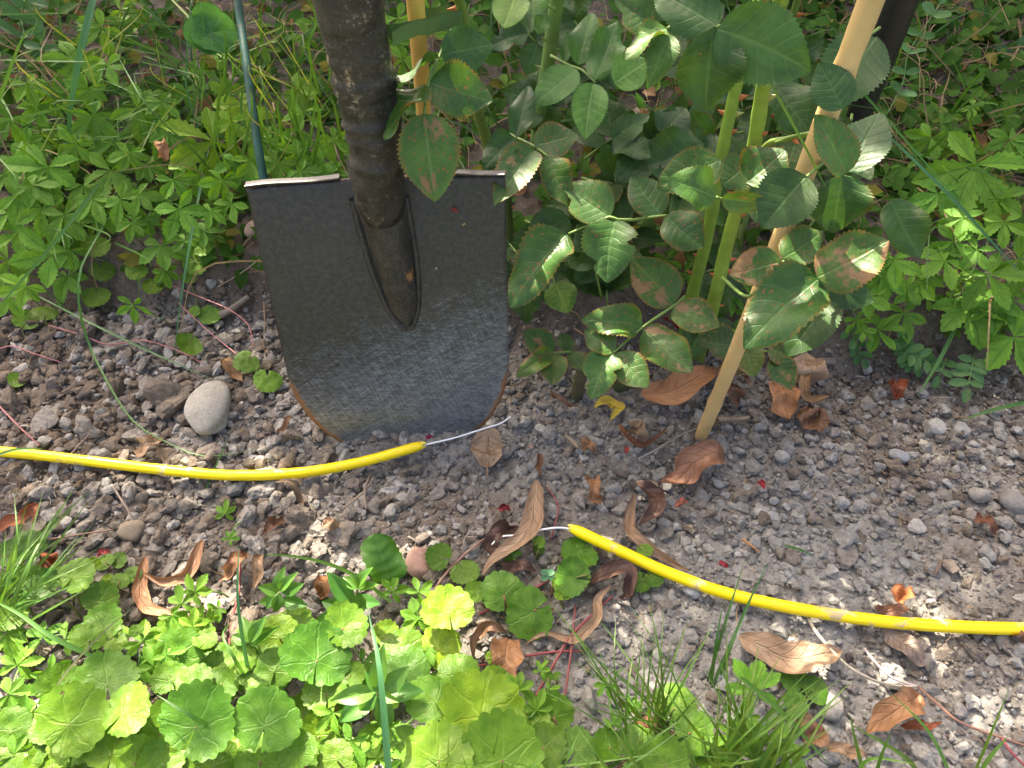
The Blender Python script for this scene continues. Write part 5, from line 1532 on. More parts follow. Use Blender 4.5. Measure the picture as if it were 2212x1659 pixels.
# ------------------------------------------------------------------ dry leaves
def dry_leaf(label, pts, wpx, color, curl=0.9, roll=(0, 0), crinkle=0.28, seed=0, shape='lance', h=0.012, stem=None, spots=0.25):
    P = [G(px, py, (p3[0] if p3 else h)) for px, py, *p3 in pts]
    n = 26
    path = smooth_path(P, n)
    z = (path[n // 2] - CAM) @ AX_F
    t = np.linspace(0, 1, n)
    if shape == 'lance':
        w = np.sin(np.pi * np.clip(t, 0.01, 0.995) ** 0.8) ** 0.75
    elif shape == 'round':
        w = np.sqrt(np.clip(1 - (2 * t - 1) ** 2, 0.0004, 1)) * (1 - 0.12 * t)
    elif shape == 'torn':
        rr = np.random.default_rng(seed + 900)
        w = (0.55 + 0.45 * np.sin(np.pi * t)) * (0.7 + 0.5 * vnoise(t * 7, t * 0 + seed, seed)) * np.clip(np.minimum(t, 1 - t) * 9, 0.1, 1)
    else:
        w = np.clip(np.minimum(t, 1 - t) * 10, 0.08, 1)
    w = w * wpx / FPX * z / 2 * (1 + 0.35 * min(curl, 1.5) / 1.5)
    for k in range(n):
        path[k][2] += 0.0035 * math.sin(t[k] * 9 + seed)
    VV, FF, UU = ribbon(path, w, nh=nrm(UP * 0.8 + to_cam(path[n // 2]) * 0.4), cols=9, curl=curl, roll=roll, crinkle=crinkle, seed=seed)
    # nothing may sink below the crumbs
    gz = H0(VV[:, 0], VV[:, 1]) + 0.003
    VV[:, 2] = np.where(VV[:, 2] < gz, gz + (VV[:, 2] - gz) * 0.15, VV[:, 2])
    me = mk_mesh('dry_leaf', VV, FF, mat_dry, UU)
    if stem is None:
        o = obj('dry_leaf', me, None, None, (*color, spots))
        return tag(o, label, 'dry leaf', 'dry leaves scattered in the bed')
    th = thing('dry_leaf', label, 'dry leaf', drop(path[0]), 'dry leaves scattered in the bed')
    bl = obj('leaf_blade', me, th, None, (*color, spots))
    S = [G(px, py, hh) for px, py, hh in stem]
    VV, FF, UU = stalk(S, 0.0010, 0.0007, 6, 10)
    obj('stalk', mk_mesh('stalk', VV, FF, mat_stem, UU), th, color=(0.24, 0.155, 0.09))


TAN, BRN, ORG, PUR, GRY, RUS, YEL = (1.15, 1.2, 1.2), (.75, .68, .62), (1.15, .92, .70), (.34, .28, .33), (.72, .86, 1.1), (1.0, .52, .35), (1.7, 2.0, .4)
dry_leaf('broad flat tan dry leaf lying between the shovel tip and the bare wire', [(1055, 928), (1053, 965), (1052, 1008)], 72, TAN, .35, (0, 0), .2, 1, 'round', .016, [(1053, 930, .016), (1052, 985, .018), (1053, 1036, .012)])
dry_leaf('long folded tan dry leaf running down past the bare wire of the right cable', [(1159, 1041), (1154, 1085, .02), (1152, 1124, .02), (1123, 1176, .016), (1063, 1210), (1043, 1238)], 44, TAN, 1.0, (.2, -.5), .18, 2)
dry_leaf('dark purple crumpled leaf under the bare wire of the right cable', [(1130, 1138), (1090, 1150), (1066, 1168), (1068, 1200)], 42, PUR, 1.3, (.3, -.4), .4, 3, 'torn')
dry_leaf('small orange shrivelled leaf upright in the middle of the bed', [(1276, 1030), (1282, 1055, .02), (1297, 1092)], 34, ORG, 1.2, (.4, -.3), .5, 4, 'torn')
dry_leaf('large reddish brown curled leaf at the foot of the slanting stake', [(1566, 992), (1540, 985, .025), (1500, 1000, .025), (1467, 1033, .015), (1424, 1046)], 62, (.95, .70, .62), .8, (.1, -.3), .22, 5)
dry_leaf('thin crescent of brown curled leaf on the grey soil', [(1336, 914), (1350, 947), (1390, 960), (1428, 943), (1439, 928)], 20, (.8, .55, .45), 1.6, (.5, .8), .2, 6)
dry_leaf('pale tan crumpled leaf scrap standing inside the brown crescent', [(1360, 915), (1380, 930, .02), (1390, 955)], 34, (.95, 1.0, 1.0), .9, (.5, -.2), .5, 7, 'torn')
dry_leaf('purple brown twisted leaf above the right cable', [(1372, 1046), (1412, 1066, .018), (1416, 1105, .02), (1380, 1132)], 40, PUR, 1.2, (.5, -.4), .3, 8)
dry_leaf('long narrow tan leaf tucked against the right cable', [(1371, 1067), (1360, 1111), (1362, 1150), (1402, 1190), (1441, 1206), (1490, 1230)], 27, (.85, .85, .85), 1.0, (.3, -.2), .2, 9)
dry_leaf('purple brown curled leaf looping round a dark lump below the right cable', [(1270, 1258), (1323, 1236, .02), (1357, 1240, .02), (1357, 1281, .012), (1333, 1292)], 36, PUR, 1.1, (.6, -.3), .3, 10)
dry_leaf('long pale tan ribbon leaf curving under the round notched leaves', [(1320, 1258, .018), (1290, 1296), (1288, 1339), (1267, 1365), (1239, 1382), (1181, 1370), (1133, 1396)], 24, TAN, 1.3, (.3, -.6), .18, 11)
dry_leaf('orange brown crumpled leaf standing at the edge of the foreground leaves', [(1098, 1378), (1090, 1440, .025), (1086, 1510)], 64, ORG, .8, (.2, -.2), .35, 12)
dry_leaf('pinkish tan curled leaf arching above the orange crumpled leaf', [(1090, 1366), (1048, 1352, .02), (1022, 1383, .016), (1022, 1430)], 24, (.85, .75, .7), 1.2, (.2, .6), .2, 13)
dry_leaf('large tan dry leaf with soil on it below the right cable', [(1594, 1378), (1650, 1398, .018), (1739, 1424, .02), (1822, 1402)], 66, TAN, .7, (-.2, .3), .30, 14, spots=.5)
dry_leaf('grey brown oval leaf with a pale midrib below the right cable', [(1916, 1352), (1955, 1395, .014), (2003, 1434)], 50, GRY, .35, (0, .2), .12, 15, 'round')
dry_leaf('bright orange folded leaf at the lower right', [(1990, 1500), (1945, 1530, .024), (1900, 1560, .016), (1873, 1586)], 58, ORG, 1.0, (.3, -.4), .3, 16)
dry_leaf('narrow rust coloured leaf strip under the orange folded leaf', [(1950, 1564), (1990, 1572), (2034, 1562)], 22, RUS, 1.2, (0, .5), .3, 17)
dry_leaf('brown flat leaf half covered with soil behind the bottom grass', [(1706, 1550), (1745, 1575), (1790, 1612)], 46, (.85, .75, .65), .5, (0, 0), .3, 18, 'torn', spots=.6)
dry_leaf('small tan curled leaf at the bottom edge right of the grass', [(1785, 1620), (1830, 1622, .02), (1872, 1638)], 30, TAN, 1.2, (.3, 0), .4, 19)
dry_leaf('rust brown curled leaf at the left edge below the cable', [(86, 1094), (50, 1115, .02), (22, 1135, .016), (-8, 1152)], 34, RUS, 1.1, (.4, -.2), .3, 20)
dry_leaf('grey green drying leaf on edge at the left below the cable', [(78, 1118), (60, 1155, .025), (45, 1205)], 46, (.42, .62, .75), .7, (.3, .1), .2, 21)
dry_leaf('tan dry leaf with jagged tips above the left cable', [(288, 976), (320, 962, .018), (348, 938)], 30, TAN, .9, (.3, -.3), .5, 22, 'torn')
dry_leaf('brown twisted leaf right of the small cinquefoil at the left', [(531, 1190), (505, 1222, .02), (474, 1258)], 30, (.9, .72, .6), 1.1, (.3, -.4), .3, 23)
dry_leaf('tan rolled leaf standing by the tall stalk left of the sunny soil', [(562, 1196), (556, 1235, .02), (550, 1280)], 26, TAN, 1.5, (.1, .1), .25, 24)
dry_leaf('long ribbon of brown leaf curling above the lower left plants', [(438, 1166), (428, 1200, .018), (400, 1238, .02), (352, 1256), (308, 1240)], 24, (1.0, .85, .75), 1.1, (.2, .6), .2, 25)
dry_leaf('curved tan leaf hooked over the soil left of the sunlit seedlings', [(318, 1205), (306, 1250), (300, 1284, .014), (325, 1319, .012), (398, 1340)], 30, (1.1, .9, .75), 1.0, (.4, .1), .22, 26)
dry_leaf('small cupped tan leaf scrap on the sunny soil', [(704, 1124), (714, 1134, .018), (728, 1142)], 30, TAN, .8, (0, 0), .25, 27, 'round')
dry_leaf('dark brown folded leaf left of the sunny soil', [(610, 1116), (588, 1138, .016), (562, 1152)], 26, (.48, .38, .34), 1.1, (.3, -.3), .3, 28)
dry_leaf('orange brown leaf standing behind the pointed seedling leaves', [(704, 1240), (698, 1265, .02), (692, 1296)], 34, (.95, .72, .5), 1.0, (.2, -.3), .4, 29, 'torn')
dry_leaf('olive curled leaf wrapped over the flat brown stone', [(594, 1036, .02), (630, 1051, .02), (648, 1085), (646, 1108)], 16, (.6, .66, .6), 1.2, (.3, .5), .2, 30)
dry_leaf('thin brown leaf sliver beside the rusty edge of the shovel', [(632, 900), (615, 918), (598, 942)], 11, (.9, .75, .6), 1.0, (0, .4), .3, 31)
dry_leaf('yellow crescent shaped leaf in front of the lowest rose leaflets', [(1284, 884), (1312, 868, .014), (1338, 882, .014), (1318, 910)], 26, YEL, .9, (.4, -.2), .15, 32, spots=.5)
dry_leaf('large orange brown leaf lying under the rose behind the stake', [(1384, 856), (1440, 846, .02), (1500, 822, .03), (1552, 790, .03)], 66, (1.15, .85, .62), .5, (-.1, .2), .16, 33)
dry_leaf('crumpled pale tan leaf right of the stake beneath the rose', [(1738, 762, .03), (1745, 800, .03), (1748, 836)], 68, TAN, .6, (0, .2), .3, 34, 'torn')
dry_leaf('orange leaf folded over the soil right of the slanting stake', [(1692, 822, .02), (1692, 858, .02), (1706, 905)], 58, (1.3, .95, .65), .7, (.1, -.2), .28, 35, 'torn')
dry_leaf('thin tan three pointed leaf scrap beside the crumpled tan leaf', [(1746, 780, .035), (1736, 848, .016), (1792, 860)], 22, (1.2, 1.1, .8), 1.0, (.3, -.3), .3, 36)
dry_leaf('dark brown holed leaf on the soil right of the stake', [(1722, 890), (1750, 905, .014), (1792, 916)], 52, (.50, .38, .30), .5, (0, .2), .45, 37, 'torn', spots=.8)
dry_leaf('bright orange triangular leaf scrap above the right cable', [(1926, 1272), (1942, 1286), (1972, 1282)], 34, (1.4, .8, .45), .7, (0, .2), .35, 38, 'torn')
dry_leaf('pinkish brown leaf half under the right cable', [(1886, 1318), (1925, 1320, .010), (1968, 1316)], 28, (.62, .46, .44), .4, (0, 0), .2, 39)
dry_leaf('pinkish brown leaf sliver by the right edge of the bed', [(2108, 1110), (2130, 1130, .016), (2156, 1152)], 26, (.62, .42, .40), .9, (.3, 0), .25, 40)
dry_leaf('rust red curled petal like leaf under the right bank', [(1928, 822), (1940, 840, .016), (1938, 862)], 30, (.9, .38, .26), 1.3, (.4, -.3), .5, 41, 'torn')
dry_leaf('orange brown dead leaf hanging in the middle of the left bank', [(345, 300, .07), (352, 325, .07), (356, 348, .06)], 28, ORG, 1.3, (.2, -.2), .4, 42, 'torn')
dry_leaf('brown curled leaf under the bright round leaf at the shovel edge', [(482, 772), (502, 800, .014), (527, 830)], 26, (.75, .66, .5), 1.0, (.3, 0), .3, 43)
dry_leaf('thin split brown leaf in the centre of the bed below the lone lump', [(1168, 982), (1164, 1008, .015), (1168, 1034)], 16, (.65, .5, .42), 1.4, (.3, -.3), .4, 44)
dry_leaf('small pointed tan leaf on the clods right of the broad tan leaf', [(1256, 952), (1272, 962, .015), (1286, 978)], 24, (1.0, .85, .7), .6, (.1, 0), .2, 45)
dry_leaf('flat purple leaf under the tiny cinquefoil seedling', [(1082, 1222), (1115, 1222, .012), (1160, 1230)], 26, PUR, .6, (0, 0), .25, 46)
dry_leaf('grey brown shrivelled leaf draped on the slanting stake', [(1552, 786, .04), (1585, 800, .045), (1618, 812, .03)], 44, (.52, .45, .42), .7, (.1, .2), .4, 47, 'torn')
dry_leaf('brown leaf hanging just right of the slanting stake foot', [(1594, 828, .03), (1590, 850, .03), (1598, 872, .02)], 36, (.55, .42, .36), .6, (0, .2), .35, 48, 'torn')
dry_leaf('brown leaf lying deep under the rose leaves', [(1290, 560, .03), (1300, 590, .03), (1310, 620, .02)], 60, (.45, .36, .3), .5, (0, 0), .3, 49, 'torn')
dry_leaf('small orange leaf scrap among the lower left grass', [(110, 1200), (104, 1215, .018), (98, 1232)], 34, (1.3, .65, .4), .8, (.2, 0), .4, 50, 'torn')
dry_leaf('narrow pinkish leaf sliver right of the curled purple leaf', [(1372, 1228), (1366, 1250), (1358, 1270)], 14, (.7, .55, .5), .8, (0, 0), .2, 51)
dry_leaf('shrivelled brown leaf by the far right edge of the bed', [(2180, 1350), (2195, 1370), (2212, 1385)], 18, (.8, .6, .5), 1.1, (.2, 0), .3, 52)
dry_leaf('brown leaf shaded behind the grass at the bottom centre', [(1395, 1545, .01), (1400, 1570, .02), (1410, 1600)], 44, (.62, .42, .36), .8, (.2, 0), .35, 53, 'torn')
dry_leaf('thin tan leaf curl hanging over the soil beside the yellow crescent', [(1188, 838, .03), (1200, 862, .016), (1225, 873, .012), (1255, 872)], 15, (.95, .8, .7), 1.3, (.3, .3), .2, 54)

# red petals and other scraps
mat_petal = tinted('dried_petal', 0.55, 0.15, 200, 0.35, 0.3)


def petal(label, px, py, s, color, seed, h=0.012, cat='petal', P=None):
    rs2 = np.random.default_rng(seed)
    C = G(px, py, h) if P is None else P
    z = (C - CAM) @ AX_F; L = s / FPX * z
    a = rs2.uniform(0, 6.28)
    d = np.array([math.cos(a), math.sin(a), rs2.uniform(-.2, .4)])
    path = smooth_path([C - d * L * .5, C + np.array([0, 0, L * .2]), C + d * L * .5], 9)
    VV, FF, UU = ribbon(path, np.sin(np.linspace(0.15, 3.0, 9)) * L * .38, cols=6, curl=1.3, roll=(rs2.uniform(-1, 1), rs2.uniform(-1, 1)), crinkle=.5, seed=seed)
    o = obj('petal', mk_mesh('petal', VV, FF, mat_petal, UU), None, None, color)
    tag(o, label, cat, 'dried petals')


RED = (0.20, 0.020, 0.022)
petal('dried red petal left of the long folded tan leaf', 1089, 1101, 30, RED, 1)
petal('dried red petal beside the brown crescent leaf', 1353, 973, 20, (0.34, 0.05, 0.04), 2)
petal('brown and red shrivelled petal right of the twisted purple leaf', 1472, 1090, 34, (0.26, 0.08, 0.05), 3)
petal('dried crimson petal just above the right cable', 1560, 1222, 24, (0.22, 0.015, 0.03), 4)
petal('bright red petal on the clods right of the stake foot', 1644, 1048, 26, (0.26, 0.015, 0.03), 5)
petal('red shrivelled petal on the clods at the lower left', 224, 1198, 30, RED, 6)
petal('dark red petal against the shovel tip by the torn cable end', 927, 948, 20, (0.24, 0.012, 0.05), 7, .016)
petal('red petal among the grass at the lower left edge', 14, 1205, 34, RED, 8)
petal('crimson petals hidden under the spotted rose leaflets', 1448, 700, 44, (0.22, 0.01, 0.02), 9, .05)
petal('small red scrap on the right of the shovel blade', 990, 446, 18, (0.24, 0.04, 0.03), 10, 0, 'petal', blade_pt(0.058, 0.028, -0.003))
petal('tiny pale seed scrap on the shovel blade below the red scrap', 1012, 474, 10, (0.45, 0.30, 0.14), 11, 0, 'petal', blade_pt(0.066, 0.040, -0.004))
petal('tiny white scrap stuck on the shovel blade right of the socket', 932, 566, 7, (0.55, 0.50, 0.42), 12, 0, 'petal', blade_pt(0.040, 0.078, -0.008))
petal('tiny pink petal scrap right of the broad tan leaf', 1145, 965, 10, (0.5, 0.25, 0.22), 13)

# twigs, runners, roots
def strand(name, label, cat, pts, r, color, group, mat=None, rough=0.05):
    P = [pp(p) for p in pts]
    VV, FF, UU = tube(smooth_path(P, 40), np.linspace(r, r * 0.7, 40), 7, rough, 4)
    o = obj(name, mk_mesh(name, VV, FF, mat or mat_stem, UU), None, None, color)
    tag(o, label, cat, group)


RD, PK = (0.26, 0.055, 0.06), (0.33, 0.13, 0.13)
RUN = 'runners of the creeping plants'
for label, pts, r, c in [
    ('reddish runner arching from the left soil step towards the shovel', [(375, 618, .03), (440, 645, .03), (495, 669, .03), (536, 702, .025), (548, 752, .012)], .0008, PK),
    ('straight pink runner below the arching runner', [(386, 655, .015), (450, 715, .014), (512, 766, .01)], .0008, PK),
    ('long pink runner on the clods under the left soil step', [(105, 703, .012), (180, 725, .012), (234, 744, .01), (312, 736, .012), (390, 760, .01), (440, 786, .008)], .0008, PK),
    ('pink runner at the far left among the clods', [(-10, 757, .012), (26, 748, .012), (80, 766, .012), (133, 783, .008)], .0008, PK),
    ('reddish runner at the left edge above the cable', [(-10, 868, .012), (40, 920, .014), (86, 963, .008)], .0009, PK),
    ('brownish runner on the clods below the left cable', [(97, 1167, .012), (170, 1155, .014), (245, 1144, .012)], .0009, (.24, .13, .10)),
    ('red runner under the paired round leaves', [(1035, 1326, .008), (1110, 1292, .010), (1195, 1250, .008)], .0012, RD),
    ('short red runner right of the orange crumpled leaf', [(1135, 1417, .008), (1200, 1408, .009), (1260, 1406, .006)], .0011, RD),
    ('red runner rising beside the wiry grass', [(1156, 1506, .008), (1205, 1420, .010), (1240, 1366, .008), (1322, 1288, .008)], .0011, RD),
    ('dark red upright runner crossing the others by the wiry grass', [(1208, 1585, .008), (1225, 1470, .010), (1236, 1388, .010), (1243, 1306, .006)], .0011, (.20, .05, .05)),
    ('dark red runner just left of the orange crumpled leaf', [(955, 1444, .012), (1000, 1440, .012), (1052, 1436, .010)], .0013, RD),
    ('straight brown runner carrying the two small round leaves', [(925, 1292, .010), (974, 1227, .012), (1028, 1178, .010), (1078, 1142, .008)], .0012, (.24, .14, .11)),
    ('pale curved runner on the soil at the lower right', [(1744, 1330, .008), (1765, 1368, .012), (1823, 1432, .014), (1880, 1466, .014), (1932, 1481, .012), (1983, 1483, .008)], .0014, (.40, .36, .28)),
    ('short white runner joining the pale curved one', [(1868, 1402, .012), (1890, 1430, .014), (1930, 1466, .012), (1981, 1482, .008)], .0011, (.50, .42, .40)),
    ('brown runner leading from the pale ones to the right edge', [(1984, 1484, .008), (2030, 1525, .012), (2082, 1564, .010), (2195, 1604, .008), (2240, 1620, .008)], .0012, (.24, .13, .09)),
    ('red runner in the lower right corner', [(2160, 1590, .008), (2185, 1625, .010), (2220, 1660, .008)], .0011, RD),
    ('thin red stem behind the pointed leaves at the bottom left', [(518, 1190, .01), (516, 1280, .012), (500, 1340, .012), (495, 1400, .01)], .0010, RD),
    ('thin root curling on the left soil step near the shovel', [(560, 560, .02), (520, 590, .018), (470, 620, .016)], .0006, (.34, .26, .17)),
    ('forked pale root on the grey soil below the left cable', [(742, 1098, .008), (765, 1080, .010), (790, 1058, .010), (808, 1030, .008)], .0010, (.26, .20, .14)),
    ('dark root standing beside the forked pale root', [(792, 1100, .006), (788, 1070, .010), (794, 1040, .010), (805, 1015, .006)], .0013, (.17, .13, .10)),
    ('grey thin root crossing the soil left of the stake foot', [(1378, 992, .010), (1420, 970, .012), (1460, 945, .010), (1505, 925, .010)], .0009, (.27, .24, .21)),
    ('brown reddish twig in front of the torn cable jacket', [(1190, 1165, .006), (1200, 1130, .010), (1205, 1090, .010), (1180, 1050, .010)], .0010, (.20, .06, .06)),
]:
    strand('runner', label, 'runner', pts, r, c, RUN)
for label, pts, r, c in [
    ('short brown twig lying right of the stake foot', [(1552, 906, .012), (1590, 905, .013), (1618, 902, .012)], .0028, (.24, .17, .11)),
    ('short grey woody twig in the centre of the bed', [(1222, 942, .010), (1235, 952, .011), (1250, 968, .010)], .0024, (.25, .19, .13)),
    ('thin brown twig on the clods above the left cable', [(145, 992, .012), (172, 960, .012), (195, 938, .010)], .0010, (.18, .13, .10)),
    ('brown twig behind the tan leaf at the right of the cable', [(2020, 1240, .008), (2026, 1230, .01), (2034, 1210, .008)], .0014, (.15, .10, .07)),
    ('pale thin twig below the left cable over the clods', [(245, 1052, .012), (262, 1080, .014), (280, 1110, .014), (292, 1160, .008)], .0010, (.22, .17, .13)),
    ('orange brown thin twig above the right cable', [(1605, 1165, .008), (1622, 1178, .010), (1640, 1192, .008)], .0012, (.34, .17, .07)),
    ('grey shrivelled root lump at the edge of the left soil step', [(478, 680, .012), (500, 668, .014), (538, 640, .012)], .0045, (.19, .155, .12)),
]:
    strand('twig', label, 'twig', pts, r, c, 'twigs lying on the soil', rough=0.18)

# spiky brown burrs behind the rose
mat_burr = tinted('burr', 0.7, 0.0, 100, 0.3, 0.1)
for label, px, py, Z, rpx in [('spiky brown burr on a thin stalk left of the glossy rose leaflets', 1139, 145, .80, 21), ('darker spiky burr higher up behind the rose cane', 1124, 80, .86, 20), ('spiky burr peeping out beside the shovel handle', 844, 130, .80, 14)]:
    C = at(px, py, Z)
    t = thing('burr', label, 'seed head', C, 'spiky burrs')
    mb = MB(); r = rpx / FPX * Z
    for k in range(110):
        d = nrm(rng.normal(size=3)); e = C + d * r * rng.uniform(.75, 1.1)
        VV, FF, UU = tube(np.array([C, C + d * r * .5 + jit(.0003), e + jit(.0008)]), [.0005, .0004, .0002], 4, caps=False)
        mb.add(VV, FF, UU)
    obj('spikes', mb.mesh('spikes', mat_burr), t, color=(.26, .13, .055))
    curve_stalk('stalk', t, drop(C + np.array([-.05, .02, 0])), C, jit(.01), .0008, .0008, (.30, .20, .09))

# ------------------------------------------------------------------ uncountable undergrowth on the bank
def bank_points(n, x0=-0.85, x1=1.05, y0=0.0, y1=0.75):
    x = rng.uniform(x0, x1, n); y = 0.585 - 0.11 * x + rng.uniform(y0, y1, n)
    return x, y


lt = []
for me in (CINQ[0], CINQ[2]):
    nv = len(me.vertices); co = np.empty(nv * 3); me.vertices.foreach_get('co', co); co = co.reshape(-1, 3)
    F = np.array([p.vertices[:] for p in me.polygons]); lt.append((co, F))
co = np.array([p for p in lt[0][0]])
mb = MB()
x, y = bank_points(8000)
x2_, y2_ = bank_points(3600, 0.25, 1.15, 0.12, 0.75); x = np.concatenate([x, x2_]); y = np.concatenate([y, y2_])
x2_, y2_ = bank_points(3000, -2.0, -0.85, 0.0, 0.9); x = np.concatenate([x, x2_]); y = np.concatenate([y, y2_])
x2_, y2_ = bank_points(1400, 1.05, 2.0, 0.0, 0.8); x = np.concatenate([x, x2_]); y = np.concatenate([y, y2_])
x2_, y2_ = rng.uniform(-1.2, 0.35, 2600), rng.uniform(-0.55, 0.10, 2600); x = np.concatenate([x, x2_]); y = np.concatenate([y, y2_])
keep = ~((x > -0.2) & (y < 0.60) & (y > 0.12))
x, y = x[keep], y[keep]
hgt = rng.uniform(0.0, 0.020, len(x)); zz = H0(x, y) + hgt
SIMPLE_V = []
for t_ in np.linspace(0, 1, 6):
    w_ = max(0.5 * math.sin(math.pi * min(t_ ** .7, 1)) ** .8, .01)
    tw = w_ * (1.15 if int(t_ * 5 + .5) % 2 else .9)
    SIMPLE_V += [(-tw, t_, .14 * w_), (0, t_, 0), (tw, t_, .14 * w_)]
SIMPLE_V = np.array(SIMPLE_V); SIMPLE_F = grid_faces(6, 3)
for i in range(len(x)):
    P = np.array([x[i], y[i], zz[i]])
    n = nrm(UP * .7 + to_cam(P) * .5 + jit(.35)); a = rng.uniform(0, 6.28)
    d = nrm(np.cross(n, jit(1))); L = rng.uniform(.012, .026)
    e2 = np.cross(d, n)
    VV = P + SIMPLE_V[:, :1] * e2 * L * .62 + SIMPLE_V[:, 1:2] * d * L + SIMPLE_V[:, 2:] * n * L - n * (SIMPLE_V[:, 1:2] ** 2) * L * .2
    k = rng.random()
    if x[i] > 0.3 and y[i] > 0.68: k = k * 0.8 + 0.2 * (rng.random() < .5)
    c = np.array([.048, .128, .016]) if k < .86 else (np.array([.20, .19, .03]) if k < .93 else np.array([.20, .11, .05]))
    mb.add(VV, SIMPLE_F, None, c * rng.uniform(.6, 1.15))
o = obj('undergrowth', mb.mesh('undergrowth', mat_mass))
tag(o, 'dense small green leaves carpeting the bank behind the bed', 'undergrowth', kind='stuff')

mb = MB()


def thin_ribbon(P, w):
    P = np.asarray(P); n = len(P)
    t = nrm(P[-1] - P[0]); s = nrm(np.cross(t, to_cam(P[0])))
    ww = np.linspace(1, .25, n)[:, None] * w
    V = np.stack([P - s * ww, P + s * ww], 1).reshape(-1, 3)
    return V, grid_faces(n, 2)


x, y = bank_points(1500, y0=0.0, y1=0.8)
for i in range(len(x)):
    if x[i] > -0.15 and x[i] < 0.45 and y[i] < 0.7: continue
    A = drop((x[i], y[i], 0)); L = rng.uniform(.04, .13)
    d = nrm(np.array([rng.normal() * .9, rng.normal() * .7, rng.uniform(.15, 1.0)]))
    B = A + d * L; Cc = B + nrm(d + np.array([rng.normal() * .5, rng.normal() * .5, -.7])) * L * .6
    k = rng.random()
    straw = k < (.30 + .35 * (x[i] > 0.35))
    c = (np.array([.30, .21, .10]) if straw else np.array([.055, .15, .028])) * rng.uniform(.6, 1.2)
    VV, FF = thin_ribbon(smooth_path([A, (A + B) / 2 + jit(.006), B, Cc], 9), rng.uniform(.0006, .0016))
    mb.add(VV, FF, None, c)
# straw litter lying on the bank soil and fine roots on the step
x, y = bank_points(1300, y0=-0.02, y1=0.6)
x2_, y2_ = bank_points(1500, 0.35, 1.1, 0.10, 0.75); x = np.concatenate([x, x2_]); y = np.concatenate([y, y2_])
for i in range(len(x)):
    A = drop((x[i], y[i], 0), rng.uniform(.002, .012)); a = rng.uniform(0, 6.28); L = rng.uniform(.02, .07)
    B = A + np.array([math.cos(a), math.sin(a), 0]) * L; B = drop(B, rng.uniform(.002, .016))
    VV, FF = thin_ribbon(smooth_path([A, (A + B) / 2 + jit(.006) + UP * .004, B], 7), rng.uniform(.0004, .0009))
    mb.add(VV, FF, None, np.array([.26, .17, .085]) * rng.uniform(.5, 1.2))
o = obj('meadow_grass', mb.mesh('meadow_grass', mat_straw))
tag(o, 'thin green and straw coloured grass growing through the bank', 'grass', kind='stuff')

# small fibres and chaff in the bed
mb = MB()
for _ in range(420):
    A = np.array([rng.uniform(-.5, .62), rng.uniform(.15, .55), 0]); A = drop(A, .008)
    a = rng.uniform(0, 6.28); L = rng.uniform(.004, .018)
    B = A + np.array([math.cos(a) * L, math.sin(a) * L, rng.uniform(-.002, .003)])
    VV, FF = thin_ribbon(smooth_path([A, (A + B) / 2 + jit(.0018), B], 6), rng.uniform(.0002, .0006))
    mb.add(VV, FF, None, (np.array([.30, .19, .10]) if rng.random() < .7 else np.array([.36, .32, .26])) * rng.uniform(.5, 1.1))
o = obj('chaff', mb.mesh('chaff', mat_straw))
tag(o, 'fine dry fibres and chaff strewn over the bed', 'litter', kind='stuff')

# ------------------------------------------------------------------ unseen foliage added behind the bank to block low sky light
shade_hedge = thing('shade_hedge', 'unseen leafy screen added behind the bank to darken the upper right', 'shade_hedge', (0.9, 1.45, float(H0(0.9, 1.45))))
mb = MB()
HV = np.array([(-.05, 0, 0), (0, 0, 0), (.05, 0, 0), (-.42, .35, .05), (0, .35, 0), (.42, .35, .05), (-.4, .7, .05), (0, .7, 0), (.4, .7, .05), (-.03, 1, 0), (0, 1, 0), (.03, 1, 0)])
HF = grid_faces(4, 3)
for _ in range(3600):
    P = np.array([rng.uniform(.12, 2.0), rng.uniform(1.24, 1.75), 0])
    P[2] = float(H0(P[0], P[1])) + rng.uniform(0.02, .85)
    n = nrm(jit(1) + UP * .6); d = nrm(np.cross(n, jit(1))); L = rng.uniform(.03, .055)
    mb.add(P + HV[:, :1] * np.cross(d, n) * L * .8 + HV[:, 1:2] * d * L + HV[:, 2:] * n * L, HF, None, np.array([.028, .075, .015]) * rng.uniform(.6, 1.3))
c = obj('crown', mb.mesh('crown', mat_mass), shade_hedge); c['kind'] = 'stuff'
for k in range(7):
    A = np.array([.2 + .28 * k, 1.5 + rng.uniform(-.1, .1), 0]); A[2] = float(H0(A[0], A[1])) - .03
    VV, FF, UU = tube(smooth_path([A, A + np.array([.03, .02, .4]), A + np.array([-.02, -.03, .8])], 12), np.linspace(.014, .005, 12), 8, .1, k)
    obj('stem', mk_mesh('stem', VV, FF, mat_stem, UU), shade_hedge, color=(.12, .09, .06))

# ------------------------------------------------------------------ unseen shrub up-sun behind the bank: crown gaps shaped to set the dapples
def lit(px, py):
    v = 0.015 if py > 720 else 0.10
    if py > 1180: v = max(v, 0.92 * float(sst(py, 1195, 1290)) * float(sst(-px, -1190, -930)))
    for cx, cy, rx, ry, a in ((715, 1130, 110, 95, .95), (560, 1240, 110, 60, .95), (290, 1225, 170, 60, .72), (1540, 1560, 190, 110, .75), (1240, 1500, 70, 70, .45), (1200, 1560, 120, 80, .55),
                              (480, 990, 330, 26, .28), (2150, 140, 90, 150, .5), (2130, 1500, 40, 30, .2), (1880, 350, 60, 60, .3), (1440, 90, 60, 60, .4), (930, 300, 60, 60, .35), (1850, 1350, 90, 30, .3)):
        v = max(v, min(a, 1.9 * a * math.exp(-((px - cx) / rx) ** 2 - ((py - cy) / ry) ** 2)))
    return v


